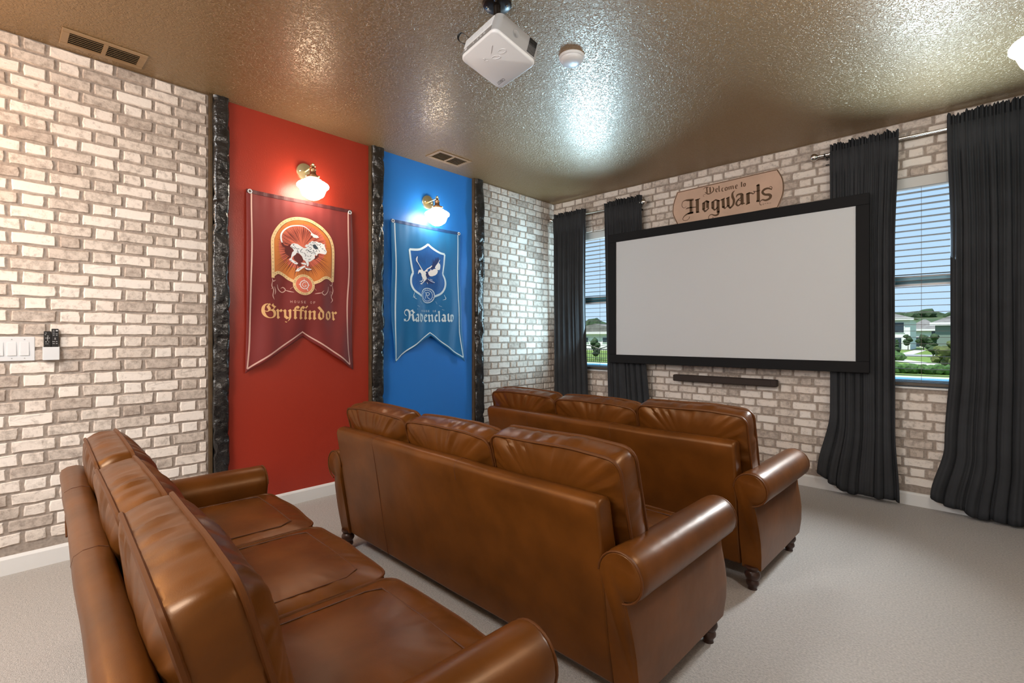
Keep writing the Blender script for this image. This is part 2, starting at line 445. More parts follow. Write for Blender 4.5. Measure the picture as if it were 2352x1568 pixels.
# ------------------------------------------------------------------ traced artwork of the sign and the banners, metres on their planes
DATA = {'red_out':[(-3.3308,2.1897),(-2.5666,2.1812),(-2.5629,1.7897),(-2.5666,1.3122),(-2.5518,0.94),(-2.9511,1.2029),(-3.3375,0.9555),(-3.3295,1.2958),(-3.3335,1.7031)],'red_stripes':[[(-3.299,2.1771),(-3.3004,2.0586),(-3.299,1.8345),(-3.3039,1.6096),(-3.3053,1.3854),(-3.3108,1.1613),(-3.326,0.9845)],[(-3.326,0.9845),(-3.1493,1.102),(-2.9533,1.2348),(-2.7715,1.115),(-2.5822,0.9835)],[(-2.5822,0.9835),(-2.6046,1.1553),(-2.6083,1.4141),(-2.599,1.6737),(-2.6027,1.9323),(-2.5981,2.1663)]],'arch_out':[(-3.1774,1.5904),(-3.1796,1.6977),(-3.1803,1.7897),(-3.1789,1.8667),(-3.17,1.9026),(-3.1493,1.9482),(-3.1118,1.9994),(-3.0661,2.034),(-3.0115,2.0555),(-2.9557,2.0614),(-2.8903,2.0575),(-2.8231,2.032),(-2.7715,1.9921),(-2.7365,1.9472),(-2.7189,1.8991),(-2.7117,1.8494),(-2.7109,1.748),(-2.71,1.6044)],'arch_in':[(-3.1545,1.6232),(-3.156,1.7002),(-3.1567,1.7927),(-3.1553,1.8624),(-3.1456,1.8986),(-3.1231,1.9408),(-3.0891,1.9837),(-3.0506,2.0154),(-3.0036,2.0346),(-2.9557,2.0397),(-2.8986,2.0341),(-2.8401,2.0102),(-2.7932,1.9746),(-2.7611,1.9352),(-2.7436,1.8915),(-2.7374,1.8419),(-2.7365,1.7453),(-2.7348,1.6277)],'arch_fill':[(-3.1545,1.6232),(-3.156,1.7002),(-3.1567,1.7927),(-3.1553,1.8624),(-3.1456,1.8986),(-3.1231,1.9408),(-3.0891,1.9837),(-3.0506,2.0154),(-3.0036,2.0346),(-2.9557,2.0397),(-2.8986,2.0341),(-2.8401,2.0102),(-2.7932,1.9746),(-2.7611,1.9352),(-2.7436,1.8915),(-2.7374,1.8419),(-2.7365,1.7453),(-2.7348,1.6277),(-2.7348,1.6403),(-2.7802,1.6472),(-2.8359,1.615),(-2.8778,1.5927),(-2.9492,1.5693),(-3.0155,1.5921),(-3.0545,1.6126),(-3.0891,1.6354),(-3.1307,1.6471)],'band_l':[(-3.1678,1.622),(-3.1307,1.6471),(-3.0891,1.6354),(-3.0545,1.6126),(-3.0155,1.5921)],'band_r':[(-2.8778,1.5927),(-2.8359,1.6109),(-2.7975,1.6373),(-2.7628,1.6404),(-2.7206,1.6187)],'arch_mid':[(-3.166,1.6067),(-3.1678,1.6989),(-3.1686,1.7912),(-3.1671,1.8646),(-3.1579,1.9006),(-3.1363,1.9445),(-3.1005,1.9916),(-3.0583,2.0247),(-3.0076,2.045),(-2.9557,2.0505),(-2.8944,2.0458),(-2.8316,2.0211),(-2.7824,1.9834),(-2.7488,1.9412),(-2.7312,1.8953),(-2.7246,1.8456),(-2.7237,1.7467),(-2.7224,1.616)],'sun_c':(-2.9573,1.8423),'glow':[(-2.7776,1.8744),(-2.7839,1.8304),(-2.8024,1.788),(-2.8316,1.7504),(-2.8691,1.7202),(-2.912,1.6995),(-2.9573,1.6894),(-3.0018,1.6903),(-3.0424,1.702),(-3.0768,1.7233),(-3.1029,1.7528),(-3.1191,1.7884),(-3.1246,1.8279),(-3.1191,1.8689),(-3.1029,1.9089),(-3.0768,1.9453),(-3.0424,1.9758),(-3.0018,1.9984),(-2.9573,2.0112),(-2.912,2.0133),(-2.8691,2.004),(-2.8316,1.9839),(-2.8024,1.9541),(-2.7839,1.9167)],'medal_c':(-2.9492,1.5749),'medal_r':[0.0764,0.0749],'house_r':[(-3.0491,1.4488),(-2.8653,1.4502)],'name_r':[(-3.1419,1.3263),(-2.6786,1.3261)],'cap_r':[(-3.2369,1.3275),(-3.1404,1.4309)],'flor_r':[[(-3.1715,1.6024),(-3.1641,1.5838),(-3.1456,1.5931)],[(-3.1678,1.5912),(-3.173,1.5523),(-3.1604,1.5224),(-3.1641,1.4836),(-3.153,1.4573)],[(-3.153,1.5461),(-3.1456,1.5157),(-3.1493,1.4923)],[(-3.1344,1.563),(-3.1231,1.5289),(-3.0967,1.5112),(-3.0738,1.5284),(-3.0891,1.5469),(-3.1081,1.5377)],[(-3.0738,1.5284),(-3.0506,1.5221),(-3.0194,1.5163)],[(-3.0428,1.5385),(-3.0233,1.5557)],[(-3.1774,1.5289),(-3.1567,1.5458)],[(-2.7189,1.6206),(-2.7295,1.586),(-2.7497,1.5928)],[(-2.7206,1.5867),(-2.7153,1.5448),(-2.7295,1.5017),(-2.7189,1.4771),(-2.7348,1.4551)],[(-2.7453,1.5428),(-2.7365,1.5097)],[(-2.7611,1.5752),(-2.7672,1.5371),(-2.7975,1.5102),(-2.8189,1.5254),(-2.8018,1.5431)],[(-2.8189,1.5254),(-2.8485,1.5194),(-2.8737,1.5136)],[(-2.8611,1.5391),(-2.8737,1.5546)],[(-2.7144,1.528),(-2.7365,1.5434)]],'lion_tail':[(-3.0985,1.8608),(-3.1057,1.8789),(-3.1073,1.9059),(-3.0999,1.9289),(-3.0785,1.9569),(-3.0407,1.9837),(-2.9994,1.9955),(-2.9575,1.9983),(-2.9291,1.9902),(-2.9004,1.9734),(-2.883,1.9567)],'lion_w':[[(-2.8888,1.9644),(-2.8713,1.9557),(-2.842,1.9486),(-2.8301,1.936),(-2.8479,1.929),(-2.8713,1.9299),(-2.883,1.9424),(-2.8946,1.9435)],[(-3.0366,1.8528),(-3.0297,1.8621),(-3.0132,1.8672),(-2.9911,1.8646),(-2.9715,1.8533),(-2.9462,1.8412),(-2.9205,1.8488),(-2.8917,1.8469),(-2.8713,1.8324),(-2.8626,1.802),(-2.8626,1.779),(-2.8888,1.7559),(-2.9062,1.7454),(-2.9119,1.7562),(-2.909,1.728),(-2.9148,1.7132),(-2.9262,1.712),(-2.9234,1.7265),(-2.9376,1.7504),(-2.9518,1.7573),(-2.9603,1.7788),(-2.9799,1.7989),(-2.9967,1.8024),(-3.005,1.7874),(-3.0243,1.7712),(-3.0297,1.7539),(-3.0132,1.7419),(-2.9883,1.7279),(-2.9939,1.7189),(-3.0077,1.7188),(-3.0215,1.7271),(-3.0461,1.7437),(-3.0475,1.7518),(-3.0352,1.7616),(-3.0325,1.7813),(-3.027,1.8014),(-3.016,1.8139),(-3.0243,1.8295),(-3.0407,1.8412)],[(-2.9405,1.8547),(-2.9291,1.8703),(-2.9119,1.8727),(-2.9062,1.8877),(-2.8917,1.8955),(-2.883,1.9038),(-2.8684,1.9002),(-2.8479,1.9045),(-2.8331,1.898),(-2.8152,1.8976),(-2.8002,1.888),(-2.7912,1.8922),(-2.7912,1.8776),(-2.7821,1.8497),(-2.7745,1.836),(-2.7821,1.8176),(-2.7912,1.8136),(-2.8271,1.8178),(-2.842,1.8131),(-2.8479,1.798),(-2.8596,1.8023),(-2.8713,1.798),(-2.8917,1.8155),(-2.9119,1.8272),(-2.9205,1.8488)],[(-2.9715,1.7325),(-2.9405,1.736),(-2.9262,1.729),(-2.9291,1.7202),(-2.9575,1.7228)],[(-2.9405,1.7162),(-2.9362,1.7076),(-2.9631,1.6885),(-2.9883,1.6677),(-3.0077,1.6673),(-2.9939,1.6882),(-2.9631,1.7053)],[(-2.9433,1.7003),(-2.909,1.6996),(-2.8859,1.6934),(-2.9062,1.6857),(-2.9291,1.6876)]],'lion_d':[[(-3.1078,1.8595),(-3.0945,1.8586),(-3.0785,1.8416),(-3.0597,1.8442),(-3.0379,1.861),(-3.0407,1.8412),(-3.0215,1.8299),(-3.016,1.8111),(-3.0297,1.7816),(-3.0352,1.7671),(-3.0597,1.7477),(-3.061,1.7613),(-3.0488,1.771),(-3.0731,1.7874),(-3.0812,1.8056),(-3.0758,1.8227),(-3.0972,1.8363)],[(-3.0022,1.8017),(-2.9799,1.7961),(-2.9603,1.7788),(-2.949,1.7576),(-2.9603,1.7366),(-2.9687,1.73),(-2.9631,1.711),(-2.9855,1.7016),(-2.9953,1.7188),(-2.9883,1.7279),(-3.0188,1.7579),(-3.016,1.775)],[(-2.8626,1.7905),(-2.8479,1.8037),(-2.836,1.8138),(-2.836,1.7908),(-2.8538,1.7743),(-2.8713,1.7679)],[(-2.9433,1.6961),(-2.9148,1.6877),(-2.883,1.6908),(-2.909,1.6783),(-2.9291,1.6777)]],'lion_blot':[[(-2.8801,1.8742),(-2.8596,1.8828),(-2.842,1.8621),(-2.836,1.8543),(-2.8538,1.8433),(-2.8713,1.8525)],[(-2.8152,1.857),(-2.8002,1.8561),(-2.8047,1.8497)],[(-2.9715,1.828),(-2.9603,1.807),(-2.949,1.807),(-2.9631,1.8122)],[(-2.8772,1.8374),(-2.8684,1.8385),(-2.8713,1.8238)],[(-2.8538,1.8404),(-2.8464,1.8356),(-2.8493,1.8237)]],'lion_lines':[[(-3.0243,1.8545),(-3.016,1.8584),(-3.0188,1.8497)],[(-3.0352,1.8419),(-3.0077,1.8289)],[(-2.9939,1.8223),(-2.9883,1.8091),(-2.9855,1.7926)],[(-2.932,1.8247),(-2.9205,1.8346),(-2.909,1.8248),(-2.8888,1.8216)],[(-2.9062,1.8479),(-2.8946,1.8551),(-2.8888,1.8445),(-2.9004,1.8372)],[(-2.8917,1.8098),(-2.8743,1.8177)],[(-2.839,1.8827),(-2.8271,1.8786),(-2.8212,1.891)],[(-2.9062,1.8849),(-2.8917,1.8898)],[(-2.8713,1.8095),(-2.8596,1.8138),(-2.8538,1.8059)],[(-2.9119,1.7618),(-2.8946,1.7695)],[(-2.9205,1.8176),(-2.9177,1.8123)],[(-2.7972,1.8477),(-2.7851,1.8376)],[(-3.0132,1.8449),(-2.9967,1.8303),(-2.9799,1.8325)],[(-2.9575,1.8355),(-2.9715,1.8168),(-2.9659,1.8063)],[(-2.9967,1.8108),(-2.9855,1.8038)],[(-2.9462,1.8087),(-2.932,1.7935),(-2.9376,1.7815)],[(-2.9205,1.7892),(-2.909,1.7849)],[(-2.9348,1.7705),(-2.9291,1.7655)],[(-2.9004,1.786),(-2.8888,1.7959)],[(-2.883,1.891),(-2.8684,1.8901),(-2.8538,1.8951)],[(-2.9004,1.8714),(-2.8888,1.8759),(-2.883,1.8652)],[(-2.8479,1.8901),(-2.842,1.8737)],[(-2.9177,1.8577),(-2.9062,1.8621)],[(-2.9119,1.8329),(-2.9004,1.8202),(-2.8859,1.8248)],[(-2.8331,1.8402),(-2.8271,1.8294)],[(-2.8241,1.8645),(-2.8182,1.8711)],[(-3.0407,1.7443),(-3.0325,1.7397)],[(-3.0132,1.7335),(-3.0022,1.7292)],[(-2.9883,1.6831),(-2.9743,1.693)],[(-2.9234,1.6953),(-2.9062,1.6942)],[(-2.8772,1.8231),(-2.8655,1.8217),(-2.8567,1.8285)],[(-2.8449,1.8502),(-2.836,1.8427)]],'blue_out':[(-2.2143,2.1852),(-1.4534,2.1869),(-1.4588,1.7486),(-1.4425,1.3362),(-1.4042,0.9624),(-1.821,1.2075),(-2.1869,0.9841),(-2.2038,1.3199),(-2.208,1.7567)],'blue_stripes':[[(-2.1745,2.1569),(-2.1718,1.8544),(-2.1692,1.518),(-2.1745,1.2373),(-2.1784,0.9986)],[(-2.1784,0.9986),(-1.9857,1.1227),(-1.821,1.2361),(-1.631,1.118),(-1.4286,1.0036)],[(-1.4286,1.0036),(-1.4619,1.2421),(-1.4833,1.5566),(-1.4784,1.9348),(-1.485,2.1669)]],'shield':[[(-1.8328,2.0222),(-1.8721,1.9931),(-1.9295,1.9644),(-2.0245,1.9544),(-2.0066,1.8505),(-1.9885,1.7563),(-2.0107,1.7115),(-2.0148,1.6535),(-1.9857,1.5978),(-1.9081,1.5585)],[(-1.8328,2.0222),(-1.7839,1.9893),(-1.7161,1.9618),(-1.642,1.9564),(-1.6545,1.8654),(-1.6746,1.7717),(-1.6467,1.7314),(-1.6389,1.6829),(-1.6545,1.6327),(-1.6931,1.591),(-1.7615,1.5626)]],'shield_fill':[(-1.7615,1.5626),(-1.6931,1.591),(-1.6545,1.6327),(-1.6389,1.6829),(-1.6467,1.7314),(-1.6746,1.7717),(-1.6545,1.8654),(-1.642,1.9564),(-1.7161,1.9618),(-1.7839,1.9893),(-1.8328,2.0222),(-1.8721,1.9931),(-1.9295,1.9644),(-2.0245,1.9544),(-2.0066,1.8505),(-1.9885,1.7563),(-2.0107,1.7115),(-2.0148,1.6535),(-1.9857,1.5978),(-1.9081,1.5585)],'shield_c':(-1.8328,1.7748),'medal2_c':(-1.8357,1.5665),'medal2_r':[0.0742,0.0678],'house_b':[(-1.9181,1.4266),(-1.7389,1.4335)],'name_b':[(-1.9927,1.3288),(-1.5484,1.3387)],'cap_b':[(-2.0978,1.331),(-1.9885,1.4355)],'flor_b':[[(-1.9927,1.5858),(-2.0024,1.5447),(-1.9718,1.5233)],[(-1.9295,1.5139),(-1.9009,1.4861)],[(-1.9718,1.471),(-1.9436,1.4606)],[(-2.0135,1.5383),(-1.9857,1.5515)],[(-1.9746,1.4418),(-1.9676,1.4363)],[(-1.6545,1.5837),(-1.6389,1.5479),(-1.67,1.5339)],[(-1.7464,1.5177),(-1.7313,1.4943)],[(-1.7084,1.4832),(-1.6777,1.4725)],[(-1.6777,1.4481),(-1.6545,1.4429)]],'eagle_w':[[(-1.9357,1.7748),(-1.9322,1.783),(-1.9215,1.7889),(-1.9096,1.7881),(-1.9025,1.7937),(-1.912,1.8026),(-1.9262,1.8265),(-1.9451,1.8517),(-1.9557,1.8622),(-1.9569,1.8814),(-1.9498,1.8978),(-1.9392,1.9059),(-1.9428,1.8909),(-1.944,1.8732),(-1.9416,1.8579),(-1.9286,1.8399),(-1.9025,1.8055),(-1.8809,1.7802),(-1.8712,1.7792),(-1.8567,1.7924),(-1.8446,1.8055),(-1.8177,1.8221),(-1.8029,1.8356),(-1.7967,1.8323),(-1.8128,1.8127),(-1.8324,1.8028),(-1.8421,1.7919),(-1.8348,1.7827),(-1.847,1.7795),(-1.8616,1.7762),(-1.8519,1.7613),(-1.8567,1.7529),(-1.8543,1.7393),(-1.847,1.7281),(-1.8458,1.7124),(-1.8592,1.6994),(-1.8737,1.6864),(-1.8785,1.6801),(-1.8977,1.6688),(-1.8905,1.6654),(-1.9096,1.66),(-1.9239,1.6667),(-1.9025,1.6723),(-1.8809,1.6878),(-1.8785,1.7077),(-1.8857,1.7129),(-1.8857,1.6972),(-1.9001,1.6862),(-1.9048,1.6799),(-1.912,1.6852),(-1.9333,1.6854),(-1.9001,1.694),(-1.8917,1.7006),(-1.8929,1.7202),(-1.9025,1.735),(-1.9048,1.7524),(-1.9168,1.765),(-1.9298,1.7618),(-1.9369,1.7484),(-1.9416,1.7528)],[(-1.8348,1.7728),(-1.8128,1.7928),(-1.8103,1.807),(-1.8029,1.7918),(-1.7806,1.806),(-1.7631,1.8097),(-1.7731,1.8187),(-1.7631,1.8378),(-1.743,1.8601),(-1.7152,1.8974),(-1.7114,1.8938),(-1.7329,1.8652),(-1.7177,1.8608),(-1.7101,1.8475),(-1.7101,1.8313),(-1.7139,1.8147),(-1.7228,1.8017),(-1.7481,1.7992),(-1.7418,1.7878),(-1.7506,1.7668),(-1.7681,1.7512),(-1.798,1.7395),(-1.8177,1.7407),(-1.8299,1.7554)]],'eagle_d':[[(-1.8029,1.8356),(-1.793,1.8546),(-1.7905,1.8908),(-1.7831,1.8877),(-1.7843,1.8695),(-1.7731,1.8808),(-1.7606,1.9143),(-1.7556,1.9109),(-1.7631,1.8839),(-1.7481,1.9097),(-1.7405,1.9167),(-1.7418,1.8944),(-1.7329,1.9176),(-1.7254,1.9144),(-1.7279,1.894),(-1.743,1.8661),(-1.7681,1.8373),(-1.7756,1.8165),(-1.798,1.8023),(-1.8152,1.8065)],[(-1.8519,1.7791),(-1.8324,1.7711),(-1.8226,1.7442),(-1.8078,1.7396),(-1.8275,1.7279),(-1.8421,1.7207),(-1.8567,1.751)],[(-1.847,1.7103),(-1.8275,1.716),(-1.8128,1.6954),(-1.7756,1.6724),(-1.798,1.6727),(-1.8152,1.6813),(-1.8275,1.6664),(-1.847,1.6807),(-1.864,1.6813)]],'eagle_s':[[(-1.8348,1.7154),(-1.8128,1.6994),(-1.7706,1.6848)],[(-1.8152,1.7131),(-1.793,1.705)],[(-1.8421,1.685),(-1.8324,1.67)]],'sign_out':[(1.506,2.5798),(1.8175,2.5861),(2.1421,2.592),(2.3775,2.596),(2.4144,2.5171),(2.4266,2.4495),(2.42,2.3677),(2.3818,2.268),(2.1421,2.2621),(1.8175,2.2578),(1.5147,2.2531),(1.4695,2.3537),(1.4594,2.4068),(1.4708,2.4862)],'sign_line':[(1.5135,2.5723),(1.8175,2.5786),(2.1421,2.5849),(2.3746,2.5888),(2.4101,2.5154),(2.4209,2.4507),(2.4148,2.3739),(2.377,2.2767),(2.1421,2.2703),(1.8175,2.2676),(1.5197,2.2631),(1.4771,2.3554),(1.4682,2.4052),(1.479,2.4816),(1.5135,2.5723)],'sign_strokes':[([(1.5997,2.4235),(1.5753,2.4149),(1.5556,2.4375),(1.5618,2.4709),(1.5875,2.4838),(1.6179,2.4804),(1.6689,2.4765)],[0.0027,0.0044,0.0049,0.0055,0.0087,0.0185,0.0164]),([(1.642,2.4776),(1.6432,2.3597)],[0.0251,0.0251]),([(1.6618,2.4709),(1.6618,2.3653)],[0.0033,0.0033]),([(1.5936,2.3997),(1.6179,2.4072),(1.6897,2.4024)],[0.0044,0.0109,0.0076]),([(1.7033,2.4734),(1.7051,2.349)],[0.0294,0.0294]),([(1.6826,2.4669),(1.7298,2.4741)],[0.0087,0.0076]),([(1.6119,2.3533),(1.666,2.3558)],[0.0142,0.0164]),([(1.6956,2.3535),(1.7251,2.3495)],[0.0164,0.0033]),([(1.666,2.3575),(1.6179,2.3552),(1.5814,2.3378),(1.5649,2.3138),(1.5753,2.2972),(1.6058,2.2946),(1.627,2.3112),(1.63,2.3237)],[0.0164,0.0142,0.0087,0.0055,0.0049,0.0049,0.0049,0.0065]),([(1.7635,2.4283),(1.7635,2.3677)],[0.0273,0.0273]),([(1.7981,2.4362),(1.7981,2.3747)],[0.0251,0.0251]),([(1.7519,2.4236),(1.79,2.4418)],[0.0109,0.0131]),([(1.7866,2.4436),(1.8118,2.4239)],[0.012,0.0164]),([(1.7542,2.3745),(1.7785,2.3437)],[0.0164,0.0153]),([(1.7785,2.346),(1.8106,2.3725)],[0.0109,0.012]),([(1.8458,2.4232),(1.8458,2.3644)],[0.0262,0.0262]),([(1.8918,2.4269),(1.8929,2.3163)],[0.0262,0.0262]),([(1.8345,2.4179),(1.8739,2.436)],[0.0098,0.012]),([(1.8683,2.436),(1.9073,2.4183)],[0.012,0.012]),([(1.8391,2.3696),(1.8655,2.3421)],[0.0153,0.0142]),([(1.8655,2.3438),(1.8879,2.3682)],[0.0098,0.0098]),([(1.8985,2.3295),(1.8907,2.3014),(1.8655,2.2955),(1.8317,2.3098),(1.8106,2.2962),(1.8106,2.2733),(1.8334,2.2655),(1.8492,2.2783),(1.843,2.2851)],[0.0185,0.0185,0.0142,0.0076,0.0055,0.0055,0.0049,0.0044,0.0044]),([(1.936,2.4309),(1.9393,2.3532)],[0.0251,0.0251]),([(1.914,2.4227),(1.9513,2.4352)],[0.0087,0.0087]),([(1.9322,2.3618),(1.9568,2.3405)],[0.0164,0.0131]),([(1.9568,2.3445),(1.9818,2.3662)],[0.0065,0.0087]),([(1.9785,2.4355),(1.9818,2.3567)],[0.0251,0.0251]),([(1.9623,2.4275),(1.9921,2.4385)],[0.0087,0.0087]),([(2.0376,2.4849),(2.0184,2.4666),(2.0173,2.4363),(2.0291,2.4007),(2.0227,2.3631),(1.9958,2.3358)],[0.0027,0.0142,0.0218,0.0207,0.0185,0.0131]),([(1.9775,2.3631),(1.9991,2.3352)],[0.0164,0.012]),([(2.0966,2.4372),(2.0986,2.3573)],[0.0262,0.0262]),([(2.0929,2.3529),(2.1205,2.3587)],[0.012,0.0087]),([(2.0492,2.4217),(2.0588,2.442),(2.0903,2.445),(2.1059,2.4353)],[0.0055,0.0142,0.0164,0.0109]),([(2.0903,2.4165),(2.0614,2.3946),(2.0492,2.3665),(2.0651,2.347),(2.0929,2.3622)],[0.0055,0.0131,0.0164,0.0131,0.0087]),([(2.0651,2.3966),(2.0851,2.389),(2.0877,2.4016)],[0.0065,0.0055,0.0033]),([(2.1452,2.4395),(2.1478,2.3509)],[0.0273,0.0273]),([(2.1308,2.3459),(2.1626,2.3546)],[0.012,0.0098]),([(2.1344,2.4351),(2.1626,2.4431)],[0.0109,0.0087]),([(2.1549,2.4354),(2.1728,2.4356),(2.188,2.4266),(2.2012,2.4369),(2.1941,2.4475),(2.188,2.4433)],[0.0131,0.0109,0.0087,0.0055,0.0044,0.0033]),([(2.2263,2.4984),(2.2283,2.4808),(2.2298,2.3544)],[0.0164,0.024,0.0251]),([(2.2133,2.4893),(2.2408,2.4899)],[0.0087,0.0076]),([(2.188,2.4449),(2.2183,2.442),(2.2462,2.4449)],[0.0033,0.0065,0.0033]),([(2.2133,2.3575),(2.2408,2.3523)],[0.0142,0.0109]),([(2.316,2.456),(2.3247,2.4605),(2.3363,2.4502),(2.3324,2.4314)],[0.0033,0.0044,0.0049,0.0065]),([(2.3339,2.4333),(2.3072,2.4483),(2.2779,2.4448),(2.2621,2.4246),(2.2803,2.4017),(2.3121,2.3943),(2.3257,2.38),(2.317,2.3606),(2.2877,2.3514),(2.2606,2.3608),(2.2423,2.3451),(2.2433,2.3235),(2.2562,2.3173)],[0.0076,0.0142,0.0185,0.0185,0.0174,0.0207,0.0229,0.0196,0.0153,0.0098,0.0055,0.0044,0.0055]),([(1.76,2.5503),(1.7716,2.5641),(1.7889,2.564),(1.8061,2.5615)],[0.0027,0.0044,0.0065,0.0076]),([(1.79,2.5637),(1.7935,2.5118)],[0.0109,0.0109]),([(1.8203,2.5608),(1.8232,2.5087)],[0.012,0.012]),([(1.843,2.5584),(1.8526,2.5398),(1.8487,2.5178),(1.8243,2.4999)],[0.0033,0.0098,0.0098,0.0065]),([(1.7745,2.5243),(1.8004,2.5018),(1.8243,2.5016)],[0.0044,0.0098,0.0076]),([(1.786,2.5047),(1.7658,2.503),(1.7589,2.4899),(1.7687,2.4839)],[0.0033,0.0027,0.0027,0.0022]),([(1.8728,2.5328),(1.8728,2.5129),(1.8862,2.5017)],[0.0087,0.0087,0.0065]),([(1.8728,2.5328),(1.8851,2.5359),(1.8873,2.5241),(1.8739,2.5201)],[0.0044,0.0065,0.0044,0.0033]),([(1.9001,2.5554),(1.9018,2.5031)],[0.0087,0.0087]),([(1.9029,2.5028),(1.9118,2.5078)],[0.0055,0.0033]),([(1.9272,2.5272),(1.9278,2.5045),(1.9393,2.4994)],[0.0087,0.0087,0.0055]),([(1.9272,2.5272),(1.9382,2.5294)],[0.0044,0.0076]),([(1.9541,2.5272),(1.9546,2.5058),(1.965,2.5014)],[0.0087,0.0087,0.0055]),([(1.9568,2.53),(1.972,2.5246),(1.972,2.5067),(1.9633,2.5018)],[0.0044,0.0087,0.0076,0.0044]),([(1.9867,2.5288),(1.9883,2.5022)],[0.0087,0.0087]),([(2.0044,2.5278),(2.0061,2.5025)],[0.0087,0.0087]),([(2.0216,2.5287),(2.0237,2.5016)],[0.0087,0.0087]),([(1.9813,2.5271),(2.0243,2.5303)],[0.0038,0.0038]),([(2.0439,2.5278),(2.0439,2.5057),(2.0561,2.5004)],[0.0087,0.0087,0.0055]),([(2.0439,2.5278),(2.0556,2.5309),(2.0577,2.5194),(2.045,2.5149)],[0.0044,0.0065,0.0044,0.0033]),([(2.0929,2.5487),(2.0945,2.5045)],[0.0098,0.0098]),([(2.0877,2.5405),(2.1007,2.5416)],[0.0033,0.0033]),([(2.1111,2.53),(2.1116,2.5097),(2.1174,2.5041)],[0.0082,0.0082,0.0055]),([(2.1132,2.5323),(2.1246,2.5271),(2.1246,2.5108),(2.1163,2.5043)],[0.0044,0.0082,0.0076,0.0044]),([(2.2641,2.3265),(2.268,2.3151),(2.2729,2.3302)],[0.0022,0.0022,0.0022]),([(2.2779,2.3213),(2.2877,2.3275),(2.2901,2.319)],[0.0022,0.0022,0.0022]),([(2.2999,2.3305),(2.3033,2.3192),(2.3097,2.3271)],[0.0027,0.0027,0.0022]),([(2.3145,2.3209),(2.3305,2.3221)],[0.0027,0.0022])]}

# ------------------------------------------------------------------ room shell
H = 2.74
XR = 3.90
YR = -7.0
BB = 0.092      # baseboard height
COURSE = 0.0668

def struct(o, label=None):
    return tag(o, label=label, kind='structure')

fl = MB().box(-0.15, XR + 0.15, YR - 0.15, 0.15, -0.12, 0.0).build('floor', M['carpet'])
struct(fl, 'beige grey cut pile carpet covering the room')
ce = MB().box(-0.15, XR + 0.15, YR - 0.15, 0.15, H, H + 0.14).build('ceiling', M['ceiling'])
struct(ce, 'glossy bronze brown ceiling with knockdown texture')
wl_near = struct(MB().box(-0.15, 0, YR - 0.15, -3.495, 0, H).build('wall_left', M['grout']), 'whitewashed brick wall with light switch')
wl_red = struct(MB().box(-0.15, 0, -3.495, -2.346, 0, H).build('wall_left', M['red_paint']), 'red painted wall panel behind the red banner')
wl_blue = struct(MB().box(-0.15, 0, -2.346, -1.218, 0, H).build('wall_left', M['blue_paint']), 'blue painted wall panel behind the blue banner')
wl_far = struct(MB().box(-0.15, 0, -1.218, 0.15, 0, H).build('wall_left', M['grout']), 'whitewashed brick wall between trim and window corner')
WINS = [(0.30, 0.95), (2.98, 3.62)]
WZ0, WZ1 = 0.83, 2.34
wb = MB()
xs = [0.0, WINS[0][0], WINS[0][1], WINS[1][0], WINS[1][1], XR]
for i in range(5):
    if i in (1, 3):
        wb.box(xs[i], xs[i + 1], 0, 0.15, 0, WZ0)
        wb.box(xs[i], xs[i + 1], 0, 0.15, WZ1, H)
    else:
        wb.box(xs[i], xs[i + 1], 0, 0.15, 0, H)
wall_back = struct(wb.build('wall_back', M['grout']), 'whitewashed brick wall holding the projection screen')
struct(MB().box(XR, XR + 0.15, YR - 0.15, 0.15, 0, H).build('wall_right', M['plain_wall']))
struct(MB().box(0, XR, YR - 0.15, YR, 0, H).build('wall_rear', M['plain_wall']))

def baseboard(name, x0, x1, y0, y1):
    m = MB()
    if abs(x1 - x0) > abs(y1 - y0):
        m.prism([(y1, 0), (y0, 0), (y0, BB - 0.014), (y0 + 0.006, BB - 0.004), (y1 - 0.001, BB), (y1, BB)], x0, x1, 'x')
    else:
        m.prism([(x0, 0), (x1, 0), (x1, BB - 0.014), (x1 - 0.006, BB - 0.004), (x0 + 0.001, BB), (x0, BB)], y0, y1, 'y')
    return struct(m.build(name, M['white_trim']))
baseboard('baseboard_left', 0, 0.014, YR, -3.55)
baseboard('baseboard_left', 0, 0.014, -3.43, -2.41)
baseboard('baseboard_left', 0, 0.014, -2.28, -1.285)
baseboard('baseboard_left', 0, 0.014, -1.15, 0)
baseboard('baseboard_back', 0.014, XR, -0.014, 0)

# ------------------------------------------------------------------ bricks
def brick_mesh(name, w, h, seed, d=0.0085):
    rnd = random.Random(seed)
    pts = []
    nx = 4 if w > 0.12 else 2
    for i in range(nx + 1):
        pts.append((-w / 2 + w * i / nx, -h / 2))
    pts.append((w / 2, 0))
    for i in range(nx + 1):
        pts.append((w / 2 - w * i / nx, h / 2))
    pts.append((-w / 2, 0))
    j = 0.0026
    pts = [(x + rnd.uniform(-j, j) - (0.002 if abs(abs(y) - h / 2) < 1e-6 and abs(abs(x) - w / 2) < 1e-6 else 0) * (1 if x > 0 else -1), y + rnd.uniform(-j, j)) for x, y in pts]
    n = len(pts)
    v = [(x, 0, y) for x, y in pts] + [(x * (1 - 0.005 / w * 2), -d * rnd.uniform(0.8, 1.2), y * (1 - 0.004 / h * 2)) for x, y in pts]
    f = [tuple(range(n, 2 * n))]
    for i in range(n):
        k = (i + 1) % n
        f.append((i, k, n + k, n + i))
    me = bpy.data.meshes.new(name)
    me.from_pydata(v, [], f)
    me.materials.append(M['brick'])
    return me
BL = [brick_mesh('brick', 0.168, 0.0555, 100 + i) for i in range(10)]
BS = [brick_mesh('brick', 0.083, 0.0555, 200 + i) for i in range(10)]

